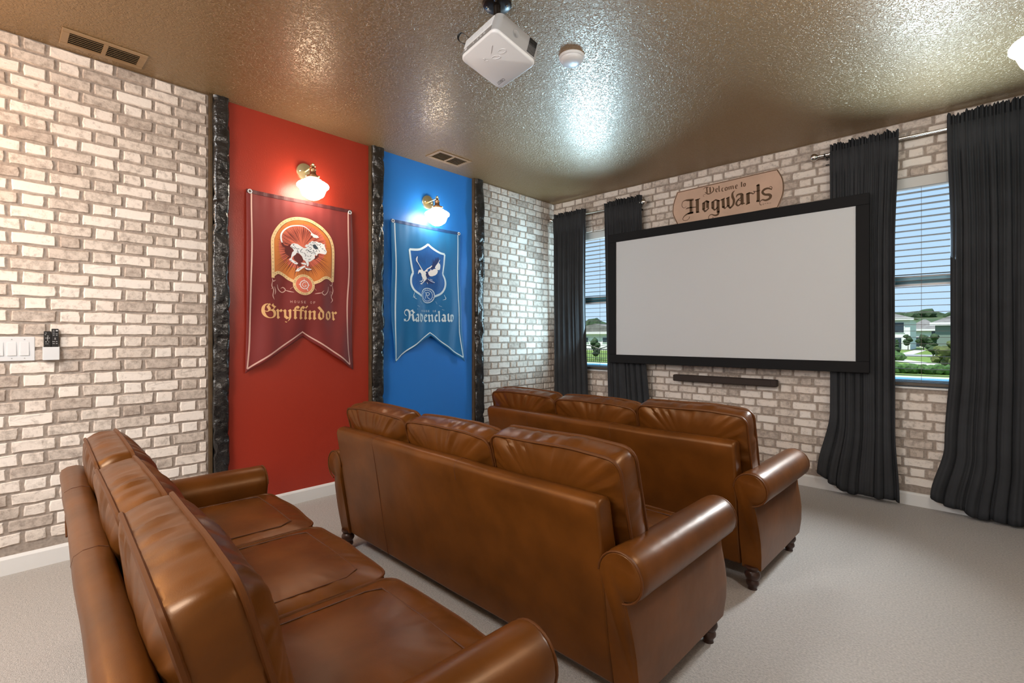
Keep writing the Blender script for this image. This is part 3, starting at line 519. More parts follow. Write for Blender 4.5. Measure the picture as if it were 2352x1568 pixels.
def lay_bricks(wall, axis, u0, u1, phase, ranker, holes=(), limit=300):
    """Flemish bond on a wall; local brick frame has its face towards -y."""
    rnd = random.Random(int(1000 * (u0 + 7)))
    rows = int(H / COURSE) + 1
    lst = []
    for r in range(rows):
        z = r * COURSE + 0.031 + 0.005
        if z + 0.028 > H + 0.02 or z < BB + 0.018:
            continue
        off = (0.0 if r % 2 == 0 else 0.1325) + phase + rnd.choice((0, 0.004, -0.006))
        u = u0 - 0.53 + (off % 0.265)
        k = 0
        while u < u1:
            L = 0.168 if k % 2 == 0 else 0.083
            a, b = u, u + L
            u = b + 0.0135
            k += 1
            if b < u0 + 0.03 or a > u1 - 0.03:
                continue
            a2, b2 = max(a, u0 + 0.004), min(b, u1 - 0.004)
            z1c = min(z + 0.02775, H - 0.003)
            bad = False
            for (h0, h1, hz0, hz1) in holes:
                if b2 > h0 + 0.002 and a2 < h1 - 0.002 and z + 0.026 > hz0 and z - 0.026 < hz1:
                    # trim against the opening when the brick only reaches into it
                    if a2 < h0 - 0.03 and b2 > h0:
                        b2 = h0 - 0.003
                    elif b2 > h1 + 0.03 and a2 < h1:
                        a2 = h1 + 0.003
                    else:
                        bad = True
            if bad or b2 - a2 < 0.02:
                continue
            full = abs((b2 - a2) - L) < 0.006
            lst.append((a2, b2, z, L, full, rnd.random(), z1c))
    lst.sort(key=lambda q: ranker((q[0] + q[1]) / 2, q[2]))
    rot = 0.0 if axis == 'x' else pi / 2
    def world_of(u, z):
        return (u, 0.0, z) if axis == 'x' else (0.0, u, z)
    rest = MB()
    for i, (a, b, z, L, full, q, zc) in enumerate(lst):
        c = (a + b) / 2
        hh = (zc - (z - 0.02775))
        cut_top = hh < 0.055
        if full and not cut_top:
            me = (BL if L > 0.1 else BS)[int(q * 9.99)]
        else:
            me = brick_mesh('brick', b - a, hh, int(q * 1e6))
        zc2 = z - 0.02775 + hh / 2 if cut_top else z
        flip = 1 if (int(q * 1000) % 2) else -1
        if i < limit:
            o = bpy.data.objects.new('brick', me)
            COL.objects.link(o)
            o.parent = wall
            o.location = world_of(c, zc2)
            o.rotation_euler = (0, 0, rot)
        else:
            base = len(rest.v)
            ca, sa = cos(rot), sin(rot)
            wx, wy, wz = world_of(c, zc2)
            for vv in me.vertices:
                x, y, zz = vv.co
                rest.v.append((wx + x * ca - y * sa, wy + x * sa + y * ca, wz + zz))
            for p in me.polygons:
                rest.f.append(tuple(base + k for k in p.vertices))
    if rest.v:
        me = bpy.data.meshes.new('brickwork')
        me.from_pydata(rest.v, [], rest.f)
        o = finish('brickwork', me, M['brick'], wall)
        tag(o, kind='stuff')

lay_bricks(wl_near, 'y', -6.0, -3.552, 0.02, lambda u, z: (0 if u > -4.50 else 10 + abs(u)) + (1 if z < 0.35 and u > -4.2 else 0))
lay_bricks(wl_far, 'y', -1.154, 0.0, 0.07, lambda u, z: -z)
def back_rank(x, z):
    if 0.90 < x < 2.95 and 0.97 < z < 2.2: return 9
    for a, b in ((0.12, 0.50), (0.80, 1.18), (2.78, 3.14), (3.46, 3.97)):
        if a < x < b and z < 2.55: return 8
    if x < 2.7 and z < 0.5: return 7
    return 1 + 0.05 * (3.5 - x)
lay_bricks(wall_back, 'x', 0.0, XR, 0.11, back_rank, holes=[(a, b, WZ0, WZ1) for a, b in WINS])

# ------------------------------------------------------------------ black rock-like vertical trims
def rock_trim(name, y0, y1, label, seed):
    w = y1 - y0
    d = 0.048
    prof = [(0.0, 0.0), (0.018, -0.002), (0.036, 0.0), (d, 0.008), (d + 0.003, w * 0.22), (d + 0.004, w * 0.40), (d + 0.004, w * 0.60), (d + 0.003, w * 0.78), (d, w - 0.008), (0.036, w), (0.018, w + 0.002), (0.0, w)]
    rows = 230
    z0, z1 = 0.0, H
    v, f = [], []
    n = len(prof)
    for r in range(rows + 1):
        z = z0 + (z1 - z0) * r / rows
        for i, (px, py) in enumerate(prof):
            p = Vector((px * 9, py * 9, z * 2.2 + seed * 13.7))
            ch = noise.noise(p)                       # chunky faces
            rid = 1.0 - abs(noise.noise(Vector((px * 16, py * 22, z * 5.5 + seed * 7.1)))) * 2.6   # creases
            disp = 0.010 * ch - 0.012 * max(0.0, rid) ** 3 + 0.004 * noise.noise(Vector((px * 50, py * 50, z * 14 + seed)))
            k = 1.0 if 0 < i < n - 1 else 0.0
            out_x = 1.0 if 3 <= i <= n - 4 else 0.15
            out_y = 0.0
            if i <= 3: out_y = -0.75
            if i >= n - 4: out_y = 0.75
            v.append((max(0.0, px + disp * out_x * k), y0 + py + disp * out_y * k, z))
    for r in range(rows):
        for i in range(n - 1):
            a = r * n + i
            f.append((a, a + 1, a + n + 1, a + n))
    me = bpy.data.meshes.new(name)
    me.from_pydata(v, [], f)
    o = finish(name, me, M['rock'], smooth=True)
    struct(o, label)
    e = MB().box(0.0, 0.032, y0 - 0.016, y0 + 0.002, 0.0, H).build('edge_strip', M['trim_brown'], o, bevel=0.003)
    return o
rock_trim('trim_1', -3.533, -3.436, 'glossy black rock textured trim between brick and red panel', 1)
rock_trim('trim_2', -2.395, -2.292, 'glossy black rock textured trim between red and blue panels', 2)
rock_trim('trim_3', -1.272, -1.160, 'glossy black rock textured trim between blue panel and brick', 3)

# ------------------------------------------------------------------ windows and blinds
def window(name, x0, x1, label):
    root = struct(empty(name, ((x0 + x1) / 2, 0.12, WZ0)), label)
    def part(n, m, mt):
        m.v = [(x - (x0 + x1) / 2, y - 0.12, z - WZ0) for x, y, z in m.v]
        return m.build(n, mt, root, bevel=0.0)
    f = 0.038
    part('frame_jamb', MB().box(x0, x0 + f, 0.095, 0.15, WZ0, WZ1), M['window_white'])
    part('frame_jamb', MB().box(x1 - f, x1, 0.095, 0.15, WZ0, WZ1), M['window_white'])
    part('frame_head', MB().box(x0 + f, x1 - f, 0.095, 0.15, WZ1 - f, WZ1), M['window_white'])
    part('frame_bottom', MB().box(x0 + f, x1 - f, 0.095, 0.15, WZ0 + 0.012, WZ0 + 0.035), M['window_white'])
    zm = 1.605
    part('meeting_rail', MB().box(x0 + f, x1 - f, 0.090, 0.135, zm - 0.022, zm + 0.026), M['sash'])
    part('rail_bead', MB().box(x0 + f, x1 - f, 0.082, 0.098, zm - 0.038, zm - 0.022), M['window_white'])
    part('rail_bead', MB().box(x0 + f, x1 - f, 0.082, 0.098, zm + 0.026, zm + 0.036), M['window_white'])
    part('pane', MB().box(x0 + f, x1 - f, 0.118, 0.122, WZ0 + 0.035, zm - 0.022), M['glass'])
    part('pane', MB().box(x0 + f, x1 - f, 0.126, 0.130, zm + 0.026, WZ1 - f), M['glass'])
    part('sill', MB().box(x0, x1, -0.012, 0.095, WZ0, WZ0 + 0.012), M['window_white'])
    return root
window('window_1', *WINS[0], 'single hung window left of the screen')
window('window_2', *WINS[1], 'single hung window right of the screen')

def blind(x0, x1, label):
    xc = (x0 + x1) / 2
    root = empty('window_blind', (xc, 0.045, WZ1))
    tag(root, label, 'window blind', 'open horizontal blinds in the two windows')
    w = x1 - x0 - 0.012
    MB().box(-w / 2, w / 2, -0.040, 0.03, -0.075, 0.0).build('headrail', M['blind_rail'], root, bevel=0.004)
    me = MB().box(-w / 2, w / 2, -0.024, 0.024, -0.0013, 0.0013).mesh('slat')
    me.materials.append(M['blind'])
    z = -0.075 - 0.030
    pitch = 0.0452
    zb = -(WZ1 - WZ0 - 0.012) + 0.052
    while z > zb:
        o = bpy.data.objects.new('slat', me)
        COL.objects.link(o)
        o.parent = root
        o.location = (0, 0, z)
        z -= pitch
    for k in range(3):
        o = bpy.data.objects.new('slat', me)
        COL.objects.link(o)
        o.parent = root
        o.location = (0, 0, zb - 0.006 - 0.0065 * k)
    MB().box(-w / 2, w / 2, -0.024, 0.024, zb - 0.046, zb - 0.024).build('bottom_rail', M['blind'], root, bevel=0.003)
    for cx in (-w * 0.36, -0.005, w * 0.36):
        MB().box(cx - 0.0011, cx + 0.0011, -0.027, -0.0252, zb - 0.03, -0.07).build('ladder_cord', M['blind'], root)
    return root
blind(*WINS[0], 'open tan slatted blind in the window left of the screen')
blind(*WINS[1], 'open tan slatted blind in the window right of the screen')

# ------------------------------------------------------------------ curtain rods and curtains
def rod(xa, xb, z, label, finial_left=True, finial_right=True):
    root = empty('curtain_rod', ((xa + xb) / 2, -0.1, z))
    tag(root, label, 'curtain rod')
    h = (xb - xa) / 2
    MB().lathe([(0.0105, -h), (0.0105, h * 0.1)], n=14, axis='x').build('pole', M['chrome'], root, smooth=True)
    MB().lathe([(0.0085, h * 0.1), (0.0085, h)], n=14, axis='x').build('inner_pole', M['chrome'], root, smooth=True)
    prof = [(0.009, 0), (0.015, 0.003), (0.015, 0.008), (0.010, 0.012), (0.017, 0.018), (0.026, 0.030), (0.029, 0.043), (0.025, 0.056), (0.014, 0.066), (0.003, 0.070)]
    if finial_left:
        MB().lathe([(r, -h - q) for r, q in prof][::-1], n=16, axis='x').build('finial', M['chrome'], root, smooth=True)
    if finial_right:
        MB().lathe([(r, h + q) for r, q in prof], n=16, axis='x').build('finial', M['chrome'], root, smooth=True)
    for x in (-h + 0.03, h - 0.03):
        m = MB().box(x - 0.006, x + 0.006, -0.012, 0.097, -0.016, -0.008).box(x - 0.012, x + 0.012, 0.092, 0.0985, -0.055, 0.02)
        m.tube([(x, -0.013, -0.012), (x, -0.013, 0.006)], 0.005, 6)
        m.build('bracket', M['black_metal'], root)
    return root
rod(0.075, 1.160, 2.527, 'chrome curtain rod with ball finials over the window left of the screen')
rod(2.700, 3.860, 2.598, 'chrome curtain rod with ball finial over the window right of the screen', True, False)

def lerp(a, b, t):
    return a + (b - a) * t
def curve(pts, t):
    for (t0, v0), (t1, v1) in zip(pts, pts[1:]):
        if t <= t1:
            k = (t - t0) / (t1 - t0)
            k = k * k * (3 - 2 * k)
            return v0 + (v1 - v0) * k
    return pts[-1][1]

def curtain(label, left, right, zrod, zhead, zbot, nf, seed, bot=None):
    """left/right: edge x as function of height fraction (0 top, 1 hem)."""
    nu, nv = 150, 60
    rnd = random.Random(seed)
    ph = [rnd.uniform(0, 6.28) for _ in range(6)]
    v, f = [], []
    top = zrod + 0.013
    for j in range(nv + 1):
        t = j / nv
        for i in range(nu + 1):
            u = i / nu
            zb = zbot if bot is None else bot(u)
            if j <= 7:        # ruffled header above the rod
                k = j / 7
                zt = zhead + 0.022 * noise.noise(Vector((u * 17, seed * 3.1, 0))) + 0.009 * noise.noise(Vector((u * 45, seed * 5.3, 2)))
                z = lerp(zt, top, k)
                tt = 0.0
            else:
                k = 1.0
                tt = ((j - 7) / (nv - 7)) ** 0.9
                z = lerp(top, zb + 0.006 * sin(u * nf * 3.1 + ph[0]), tt)
            x = lerp(curve(left, tt), curve(right, tt), u)
            wob = 0.16 * sin(2 * pi * u * 1.7 + ph[1]) + 0.10 * sin(2 * pi * u * 3.3 + ph[2] + 1.2 * tt)
            big = sin(2 * pi * (nf * u + wob) + ph[3])
            fine = sin(2 * pi * (nf * 2.9 * u + 1.4 * wob) + ph[4]) + 0.6 * sin(2 * pi * (nf * 4.7 * u) + ph[5])
            a_big = lerp(0.004, 0.015, min(1, tt * 2.0))
            a_fine = lerp(0.0070, 0.0030, min(1, tt * 2.0))
            y = -0.110 + a_big * big + a_fine * fine
            if j < 7:
                y = -0.100 + (0.010 + 0.008 * (1 - k)) * fine
            elif 7 <= j <= 9:
                y = min(y, -0.112)
            x += 0.010 * tt * cos(2 * pi * (nf * u + wob) + ph[3])
            v.append((x, min(y, -0.045), z))
    n = nu + 1
    for j in range(nv):
        for i in range(nu):
            a = j * n + i
            f.append((a, a + 1, a + n + 1, a + n))
    me = bpy.data.meshes.new('curtain')
    me.from_pydata(v, [], f)
    o = finish('curtain', me, M['curtain'], smooth=True)
    s = o.modifiers.new('thick', 'SOLIDIFY')
    s.thickness = 0.0025
    s.offset = 0
    tag(o, label, 'curtain', 'charcoal rod pocket curtains')
    return o
curtain('charcoal curtain in the room corner beside the left window', [(0, 0.079), (1, 0.085)], [(0, 0.521), (0.35, 0.512), (1, 0.560)], 2.527, 2.585, 0.03, 7, 1)
curtain('charcoal curtain hanging behind the left edge of the screen', [(0, 0.763), (0.3, 0.772), (1, 0.80)], [(0, 1.186), (0.5, 1.215), (1, 1.30)], 2.527, 2.600, 0.03, 7, 2)
curtain('charcoal curtain hanging behind the right edge of the screen', [(0, 2.766), (0.45, 2.775), (0.80, 2.775), (1, 2.690)], [(0, 3.178), (0.3, 3.160), (0.8, 3.165), (1, 3.190)], 2.598, 2.668, 0.03, 7, 3, bot=lambda u: 0.105 * max(0, 1 - u * 3.2) + 0.035)
curtain('charcoal curtain at the far right of the screen wall', [(0, 3.434), (0.28, 3.452), (0.6, 3.452), (0.85, 3.42), (1, 3.345)], [(0, 3.865), (1, 3.872)], 2.598, 2.690, 0.03, 7, 4, bot=lambda u: 0.075 * max(0, 1 - u * 2.2) + 0.02)

# ------------------------------------------------------------------ projection screen
sc = empty('projection_screen', (1.938, -0.17, 1.02))
tag(sc, 'large blank fixed frame projection screen with black velvet border', 'projection screen')
W2, HS, BW = 1.0, 1.134, 0.082
MB().box(-W2, W2, -0.004, 0.004, 0, HS).build('screen_fabric', M['screen_white'], sc)
MB().box(-W2 - BW, W2 + BW, -0.014, 0.024, HS, HS + BW).build('top_border', M['velvet'], sc, bevel=0.004)
MB().box(-W2 - BW, W2 + BW, -0.014, 0.024, -BW, 0).build('bottom_border', M['velvet'], sc, bevel=0.004)
MB().box(-W2 - BW, -W2, -0.014, 0.024, 0, HS).build('side_border', M['velvet'], sc, bevel=0.004)
MB().box(W2, W2 + BW, -0.014, 0.024, 0, HS).build('side_border', M['velvet'], sc, bevel=0.004)
for x in (-0.45, 0.45):
    for z in (HS + 0.02, -0.06):
        MB().box(x - 0.03, x + 0.03, 0.02, 0.158, z, z + 0.03).build('wall_bracket', M['black_metal'], sc)

# ------------------------------------------------------------------ soundbar
sb = empty('soundbar', (1.946, -0.075, 0.815))
tag(sb, 'long dark brown soundbar mounted on the brick below the screen', 'soundbar')
MB().box(-0.445, 0.445, -0.025, 0.040, -0.030, 0.030).build('body', M['soundbar'], sb, bevel=0.010, seg=3)
MB().box(-0.40, 0.40, -0.028, -0.020, -0.024, 0.024).build('grille', M['soundbar'], sb, bevel=0.003)
for x in (-0.3, 0.3):
    MB().box(x - 0.03, x + 0.03, 0.035, 0.068, -0.02, 0.02).build('wall_bracket', M['black_metal'], sb)

# ------------------------------------------------------------------ printed artwork helpers
from mathutils.geometry import tessellate_polygon

def smooth_line(pts, n=6):
    if len(pts) < 3:
        return [Vector(p) for p in pts]
    P = [Vector(p) for p in pts]
    P = [P[0] * 2 - P[1]] + P + [P[-1] * 2 - P[-2]]
    out = []
    for i in range(1, len(P) - 2):
        p0, p1, p2, p3 = P[i - 1], P[i], P[i + 1], P[i + 2]
        for k in range(n):
            t = k / n
            out.append(0.5 * ((2 * p1) + (p2 - p0) * t + (2 * p0 - 5 * p1 + 4 * p2 - p3) * t * t + (3 * p1 - p0 - 3 * p2 + p3) * t ** 3))
    out.append(P[-2])
    return out

class Print:
    """flat ink shapes in the (u, v) plane of a cloth or a board, laid on it by a mapping function"""
    def __init__(s, mapping, cell=0.035):
        s.map = mapping
        s.tri = []
        s.pts = []
        s.cell = cell
    def tris(s, pts, tri):
        b = len(s.pts)
        s.pts += [tuple(p) for p in pts]
        s.tri += [tuple(b + i for i in t) for t in tri]
    def poly(s, pts):
        P = [Vector((p[0], p[1], 0)) for p in pts]
        s.tris([(p.x, p.y) for p in P], tessellate_polygon([P]))
    def stroke(s, pts, w, sm=True, n=6):
        P = smooth_line(pts, n) if sm else [Vector(p) for p in pts]
        N = len(P)
        V = []
        for i, p in enumerate(P):
            t = P[min(i + 1, N - 1)] - P[max(i - 1, 0)]
            if t.length < 1e-9:
                t = Vector((1, 0))
            t.normalize()
            nn = Vector((-t.y, t.x))
            if isinstance(w, (list, tuple)):
                q = i / (N - 1) * (len(w) - 1)
                k = min(int(q), len(w) - 2)
                ww = w[k] + (w[k + 1] - w[k]) * (q - k)
            else:
                ww = w
            V += [p + nn * ww / 2, p - nn * ww / 2]
        s.tris([(q.x, q.y) for q in V], [t for i in range(N - 1) for t in ((2 * i, 2 * i + 1, 2 * i + 3), (2 * i, 2 * i + 3, 2 * i + 2))])
    def ring(s, c, r0, r1, n=40):
        V = []
        for k in range(n):
            a = 2 * pi * k / n
            V += [(c[0] + r0[0] * cos(a), c[1] + r0[1] * sin(a)), (c[0] + r1[0] * cos(a), c[1] + r1[1] * sin(a))]
        T = []
        for k in range(n):
            j = (k + 1) % n
            T += [(2 * k, 2 * k + 1, 2 * j + 1), (2 * k, 2 * j + 1, 2 * j)]
        s.tris(V, T)
    def disc(s, c, r, n=40):
        s.tris([c] + [(c[0] + r[0] * cos(2 * pi * k / n), c[1] + r[1] * sin(2 * pi * k / n)) for k in range(n)], [(0, 1 + k, 1 + (k + 1) % n) for k in range(n)])
    def glyphs(s, text, org, ex, ey):
        pts, tri = text_tris(text)
        s.tris([(org[0] + ex[0] * x + ey[0] * y, org[1] + ex[1] * x + ey[1] * y) for x, y in pts], tri)
    def build(s, name, material, parent, layer, label=None):
        bm = bmesh.new()
        vs = [bm.verts.new((p[0], p[1], 0)) for p in s.pts]
        for t in s.tri:
            try:
                bm.faces.new([vs[i] for i in t])
            except ValueError:
                pass
        for _ in range(4):
            long = [e for e in bm.edges if e.calc_length() > s.cell]
            if not long:
                break
            bmesh.ops.subdivide_edges(bm, edges=long, cuts=1, use_grid_fill=False)
            bmesh.ops.triangulate(bm, faces=[f for f in bm.faces if len(f.verts) > 3])
        for v in bm.verts:
            v.co = s.map(v.co.x, v.co.y, layer)
        me = bpy.data.meshes.new(name)
        bm.to_mesh(me)
        bm.free()
        o = finish(name, me, material, parent)
        if label:
            o['label'] = label
        if name in SCATTER:
            o['kind'] = 'stuff'
        return o
SCATTER = {'flourish', 'motto', 'sunburst', 'medallion_text', 'shield_motto', 'lion_line_work', 'lion_shadow', 'eagle_shadow', 'lion', 'eagle', 'monogram', 'lettering', 'small_lettering', 'band'}

_cache = {}
def text_tris(text):
    """triangles of a line of type, normalised: x in 0..1 over its width, y in units of the same scale"""
    if text in _cache:
        return _cache[text]
    c = bpy.data.curves.new('type', 'FONT')
    c.body = text
    c.resolution_u = 3
    o = bpy.data.objects.new('type', c)
    COL.objects.link(o)
    bpy.context.view_layer.update()
    me = o.evaluated_get(bpy.context.evaluated_depsgraph_get()).to_mesh()
    pts = [(v.co.x, v.co.y) for v in me.vertices]
    tri = []
    for p in me.polygons:
        q = list(p.vertices)
        tri += [(q[0], q[i], q[i + 1]) for i in range(1, len(q) - 1)]
    o.to_mesh_clear()
    bpy.data.objects.remove(o)
    bpy.data.curves.remove(c)
    if pts:
        x0 = min(p[0] for p in pts)
        w = max(p[0] for p in pts) - x0
        pts = [((x - x0) / w, y / w) for x, y in pts]
    _cache[text] = (pts, tri)
    return _cache[text]

def path_text(pr, text, path, h, along, up=1):
    """letters one by one along a polyline; along = (start, end) fraction of its length"""
    P = [Vector(p) for p in path]
    D = [0.0]
    for a, b in zip(P, P[1:]):
        D.append(D[-1] + (b - a).length)
    def at(d):
        for i in range(len(P) - 1):
            if d <= D[i + 1]:
                k = (d - D[i]) / max(1e-9, D[i + 1] - D[i])
                return P[i].lerp(P[i + 1], k), (P[i + 1] - P[i]).normalized()
        return P[-1], (P[-1] - P[-2]).normalized()
    n = len(text)
    for i, ch in enumerate(text):
        if ch == ' ':
            continue
        p, t = at((along[0] + (along[1] - along[0]) * (i + 0.5) / n) * D[-1])
        q = Vector((-t.y, t.x)) * up
        t = t * up
        w = h * (0.75 if ch not in 'I.' else 0.2)
        g, tri = text_tris(ch)
        ymax = max(y for x, y in g)
        pr.tris([tuple(p + t * ((x - 0.5) * w) + q * ((y / ymax - 0.5) * h)) for x, y in g], tri)

NIB = 40
def blackletter(word):
    """lower case textura letters drawn with a broad nib: list of quads, x-height 1; returns (quads, width)"""
    a = radians(NIB)
    W = 0.29
    nv = Vector((cos(a), sin(a))) * W / 2
    quads = []
    X = [0.0]
    def nib(pts):
        for p, q in zip(pts, pts[1:]):
            p = Vector((p[0] + X[0], p[1])); q = Vector((q[0] + X[0], q[1]))
            quads.append([p + nv, p - nv, q - nv, q + nv])
    def dia(x, y):
        d = Vector((cos(a - pi / 2), sin(a - pi / 2))) * 0.12
        c = Vector((x, y))
        nib([c - d, c + d])
    def hair(p, q, w=0.07):
        p = Vector((p[0] + X[0], p[1])); q = Vector((q[0] + X[0], q[1]))
        t = (q - p).normalized()
        n = Vector((-t.y, t.x)) * w / 2
        quads.append([p + n, p - n, q - n, q + n])
    def minim(x):
        dia(x - 0.03, 0.86); nib([(x, .86), (x, .14)]); dia(x + 0.03, .13)
    for ch in word:
        adv = 0.9
        if ch == 'i':
            minim(.2); hair((.16, 1.22), (.40, 1.48), .14); adv = .48
        elif ch == 'n':
            minim(.2); minim(.68); hair((.25, .75), (.64, .98)); adv = .97
        elif ch == 'r':
            minim(.2); dia(.54, .86); hair((.25, .72), (.50, .95)); adv = .76
        elif ch == 'o':
            nib([(.2, .78), (.2, .24), (.45, .04)]); nib([(.43, .97), (.68, .76), (.68, .22)]); hair((.2, .80), (.45, 1.0)); hair((.43, .02), (.70, .22)); adv = .94
        elif ch == 'd':
            nib([(.2, .74), (.2, .24), (.45, .04)]); nib([(.12, 1.42), (.68, .82), (.68, .22)]); hair((.2, .80), (.42, .98)); hair((.43, .02), (.70, .22)); adv = .94
        elif ch == 'f':
            nib([(.24, 1.22), (.24, .14)]); dia(.27, .13); dia(.52, 1.27); hair((.2, 1.2), (.48, 1.42), .1); hair((.0, .93), (.58, .96), .13); adv = .60
        elif ch == 'y':
            dia(.17, .86); nib([(.2, .86), (.2, .26), (.45, .04)]); nib([(.68, .96), (.68, .10), (.55, -.18), (.34, -.36)]); hair((.36, -.36), (.18, -.30), .09); hair((.43, .02), (.7, .24)); dia(.66, .88); adv = .94
        elif ch == 'a':
            nib([(.60, .84), (.60, .14)]); dia(.63, .13); nib([(.14, .86), (.34, 1.0), (.58, .84)]); nib([(.2, .46), (.2, .24), (.42, .05)]); hair((.2, .50), (.58, .62)); hair((.4, .03), (.6, .2)); adv = .88
        elif ch == 'v':
            nib([(.17, 1.1), (.2, .90), (.2, .24), (.46, .02)]); nib([(.42, .97), (.68, .76), (.68, .28)]); hair((.2, .80), (.45, 1.0)); hair((.45, .0), (.70, .28)); adv = .94
        elif ch == 'e':
            nib([(.2, .78), (.2, .24), (.46, .03)]); nib([(.42, .97), (.62, .80)]); hair((.2, .80), (.45, 1.0)); hair((.68, .80), (.22, .44), .08); hair((.44, .02), (.68, .22)); adv = .80
        elif ch == 'c':
            nib([(.2, .78), (.2, .24), (.46, .03)]); dia(.5, .88); hair((.2, .80), (.45, 1.0)); hair((.44, .02), (.64, .2)); adv = .72
        elif ch == 'l':
            nib([(.2, 1.36), (.2, .14)]); dia(.17, 1.36); dia(.23, .13); adv = .47
        elif ch == 'w':
            nib([(.17, 1.1), (.2, .9), (.2, .24), (.45, .03)]); nib([(.60, .98), (.64, .84), (.64, .24), (.88, .03)]); nib([(.86, .97), (1.10, .76), (1.10, .28)]); hair((.43, .02), (.66, .22)); hair((.86, .0), (1.12, .28)); hair((.64, .8), (.88, 1.0)); adv = 1.34
        X[0] += adv
    return quads, X[0]

def lay_blackletter(pr, word, p0, p1, xh):
    q, w = blackletter(word)
    ex = (Vector(p1) - Vector(p0)) / w
    ey = Vector((0, xh))
    for quad in q:
        pr.tris([tuple(Vector(p0) + ex * p.x + ey * p.y) for p in quad], [(0, 1, 2), (0, 2, 3)])

# ------------------------------------------------------------------ wooden welcome sign
def sign():
    out = DATA['sign_out']
    cx = sum(p[0] for p in out) / len(out)
    root = empty('wooden_sign', (cx, 0, 2.43))
    tag(root, 'pale wooden sign with dark blackletter greeting above the screen', 'sign')
    o = smooth_line(out + [out[0]], 4)
    # only the curved ends are rounded, the long edges stay straight
    m = MB().prism([(p[0] - cx, p[1] - 2.43) for p in out], -0.020, -0.004, 'y')
    m.build('board', M['sign_wood'], root, bevel=0.0015)
    for x in (-0.3, 0.3):
        MB().box(x - 0.03, x + 0.03, -0.005, 0.0, -0.03, 0.03).build('hanger', M['black_metal'], root)
    mp = lambda u, v, l: Vector((u - cx, -0.0202 - 0.0004 * l, v - 2.43))
    pr = Print(mp, 0.5)
    ln = DATA['sign_line']
    pr.stroke(ln[:4], 0.006, sm=False)
    pr.stroke(ln[3:8], 0.007)
    pr.stroke(ln[7:11], 0.006, sm=False)
    pr.stroke(ln[10:], 0.007)
    pr.build('border_line', M['sign_ink'], root, 1)
    pr = Print(mp, 0.5)
    for pts, ws in DATA['sign_strokes']:
        pr.stroke(pts, ws, sm=len(pts) > 2, n=5)
    pr.build('lettering', M['sign_ink'], root, 1, 'dark brown engraved blackletter words')
sign()

# ------------------------------------------------------------------ house banners
def banner(name, label, outline, stripes, cloth_mat, hem_mat, stripe_mat, seed, draw):
    tl, tr, r1, r2, rb, nt_, lb, l2, l1 = outline
    org = Vector((0, (tl[0] + tr[0]) / 2, tl[1]))
    root = empty(name, org)
    tag(root, label, 'banner')
    zt = (tl[1] + tr[1]) / 2
    Ls = [(tl[1], tl[0]), (l1[1], l1[0]), (l2[1], l2[0]), (lb[1], lb[0])]
    Rs = [(tr[1], tr[0]), (r1[1], r1[0]), (r2[1], r2[0]), (rb[1], rb[0])]
    def edge(E, z):
        for (z0, y0), (z1, y1) in zip(E, E[1:]):
            if z >= z1:
                return y0 + (y1 - y0) * (z - z0) / (z1 - z0)
        return E[-1][1]
    def disp(y, z):
        t = max(0.0, min(1.0, (zt - z) / 1.2))
        q = (y - org.y)
        d = 0.019 + 0.014 * min(1, t * 1.5)
        fold = sin(q * 34 + seed + 3.0 * t) * 0.0055 + sin(q * 17 - 5 * t + seed * 2) * 0.007
        diag = sin((q * 0.9 + t * 0.7) * 15 + seed) * 0.006 + sin((q * -0.9 + t * 0.7) * 13 + seed * 1.7) * 0.006
        tiny = sin(q * 90 + seed) * 0.0016 * max(0, 1 - t * 4)
        return max(0.006, d + 1.35 * (fold + diag) * min(1.0, 0.15 + t * 1.6) + tiny)
    def mp(y, z, layer):
        return Vector((disp(y, z) + 0.0016 + 0.0005 * layer, y, z)) - org
    nu, nv = 44, 72
    v, f = [], []
    for j in range(nv + 1):
        for i in range(nu + 1):
            u = i / nu
            zb = lb[1] + (nt_[1] - lb[1]) * (u / 0.5) if u < 0.5 else nt_[1] + (rb[1] - nt_[1]) * ((u - 0.5) / 0.5)
            ztp = tl[1] + (tr[1] - tl[1]) * u
            z = ztp + (zb - ztp) * j / nv
            y = edge(Ls, z) * (1 - u) + edge(Rs, z) * u
            v.append(tuple(Vector((disp(y, z), y, z)) - org))
    n = nu + 1
    for j in range(nv):
        for i in range(nu):
            a = j * n + i
            f.append((a, a + 1, a + n + 1, a + n))
    me = bpy.data.meshes.new('cloth')
    me.from_pydata(v, [], f)
    c = finish('cloth', me, cloth_mat, root, smooth=True)
    s = c.modifiers.new('thick', 'SOLIDIFY')
    s.thickness = 0.0016
    s.offset = 0
    # hem band along the top
    pr = Print(mp, 0.02)
    w = tr[0] - tl[0]
    k = 14
    for i in range(k):
        a, b = tl[0] + w * i / k, tl[0] + w * (i + 1) / k
        pr.poly([(a, tl[1] - 0.001), (b, tl[1] - 0.001), (b, tl[1] - 0.026), (a, tl[1] - 0.026)])
    hm = pr.build('top_hem', hem_mat, root, 0.6)
    s = hm.modifiers.new('thick', 'SOLIDIFY'); s.thickness = 0.003; s.offset = 0
    pr = Print(mp, 0.02)
    for st in stripes:
        pr.stroke(st, 0.010, sm=len(st) != 5, n=4)
    pr.build('stripe', stripe_mat, root, 0.6, 'pale printed border stripe')
    for y, z in ((tl[0] + 0.022, tl[1] - 0.014), (tr[0] - 0.018, tr[1] - 0.014)):
        g = MB()
        xx = disp(y, z) + 0.004
        g.tube([tuple(Vector((xx, y + 0.0115 * cos(2 * pi * q / 18), z + 0.0115 * sin(2 * pi * q / 18))) - org) for q in range(18)], 0.0038, 6, closed=True)
        g.build('grommet', M['white_plastic'], root, smooth=True)
        MB().tube([tuple(Vector((0.001, y, z)) - org), tuple(Vector((xx + 0.004, y, z)) - org)], 0.0035, 8).build('pin', M['chrome'], root)
    draw(root, mp)
    return root

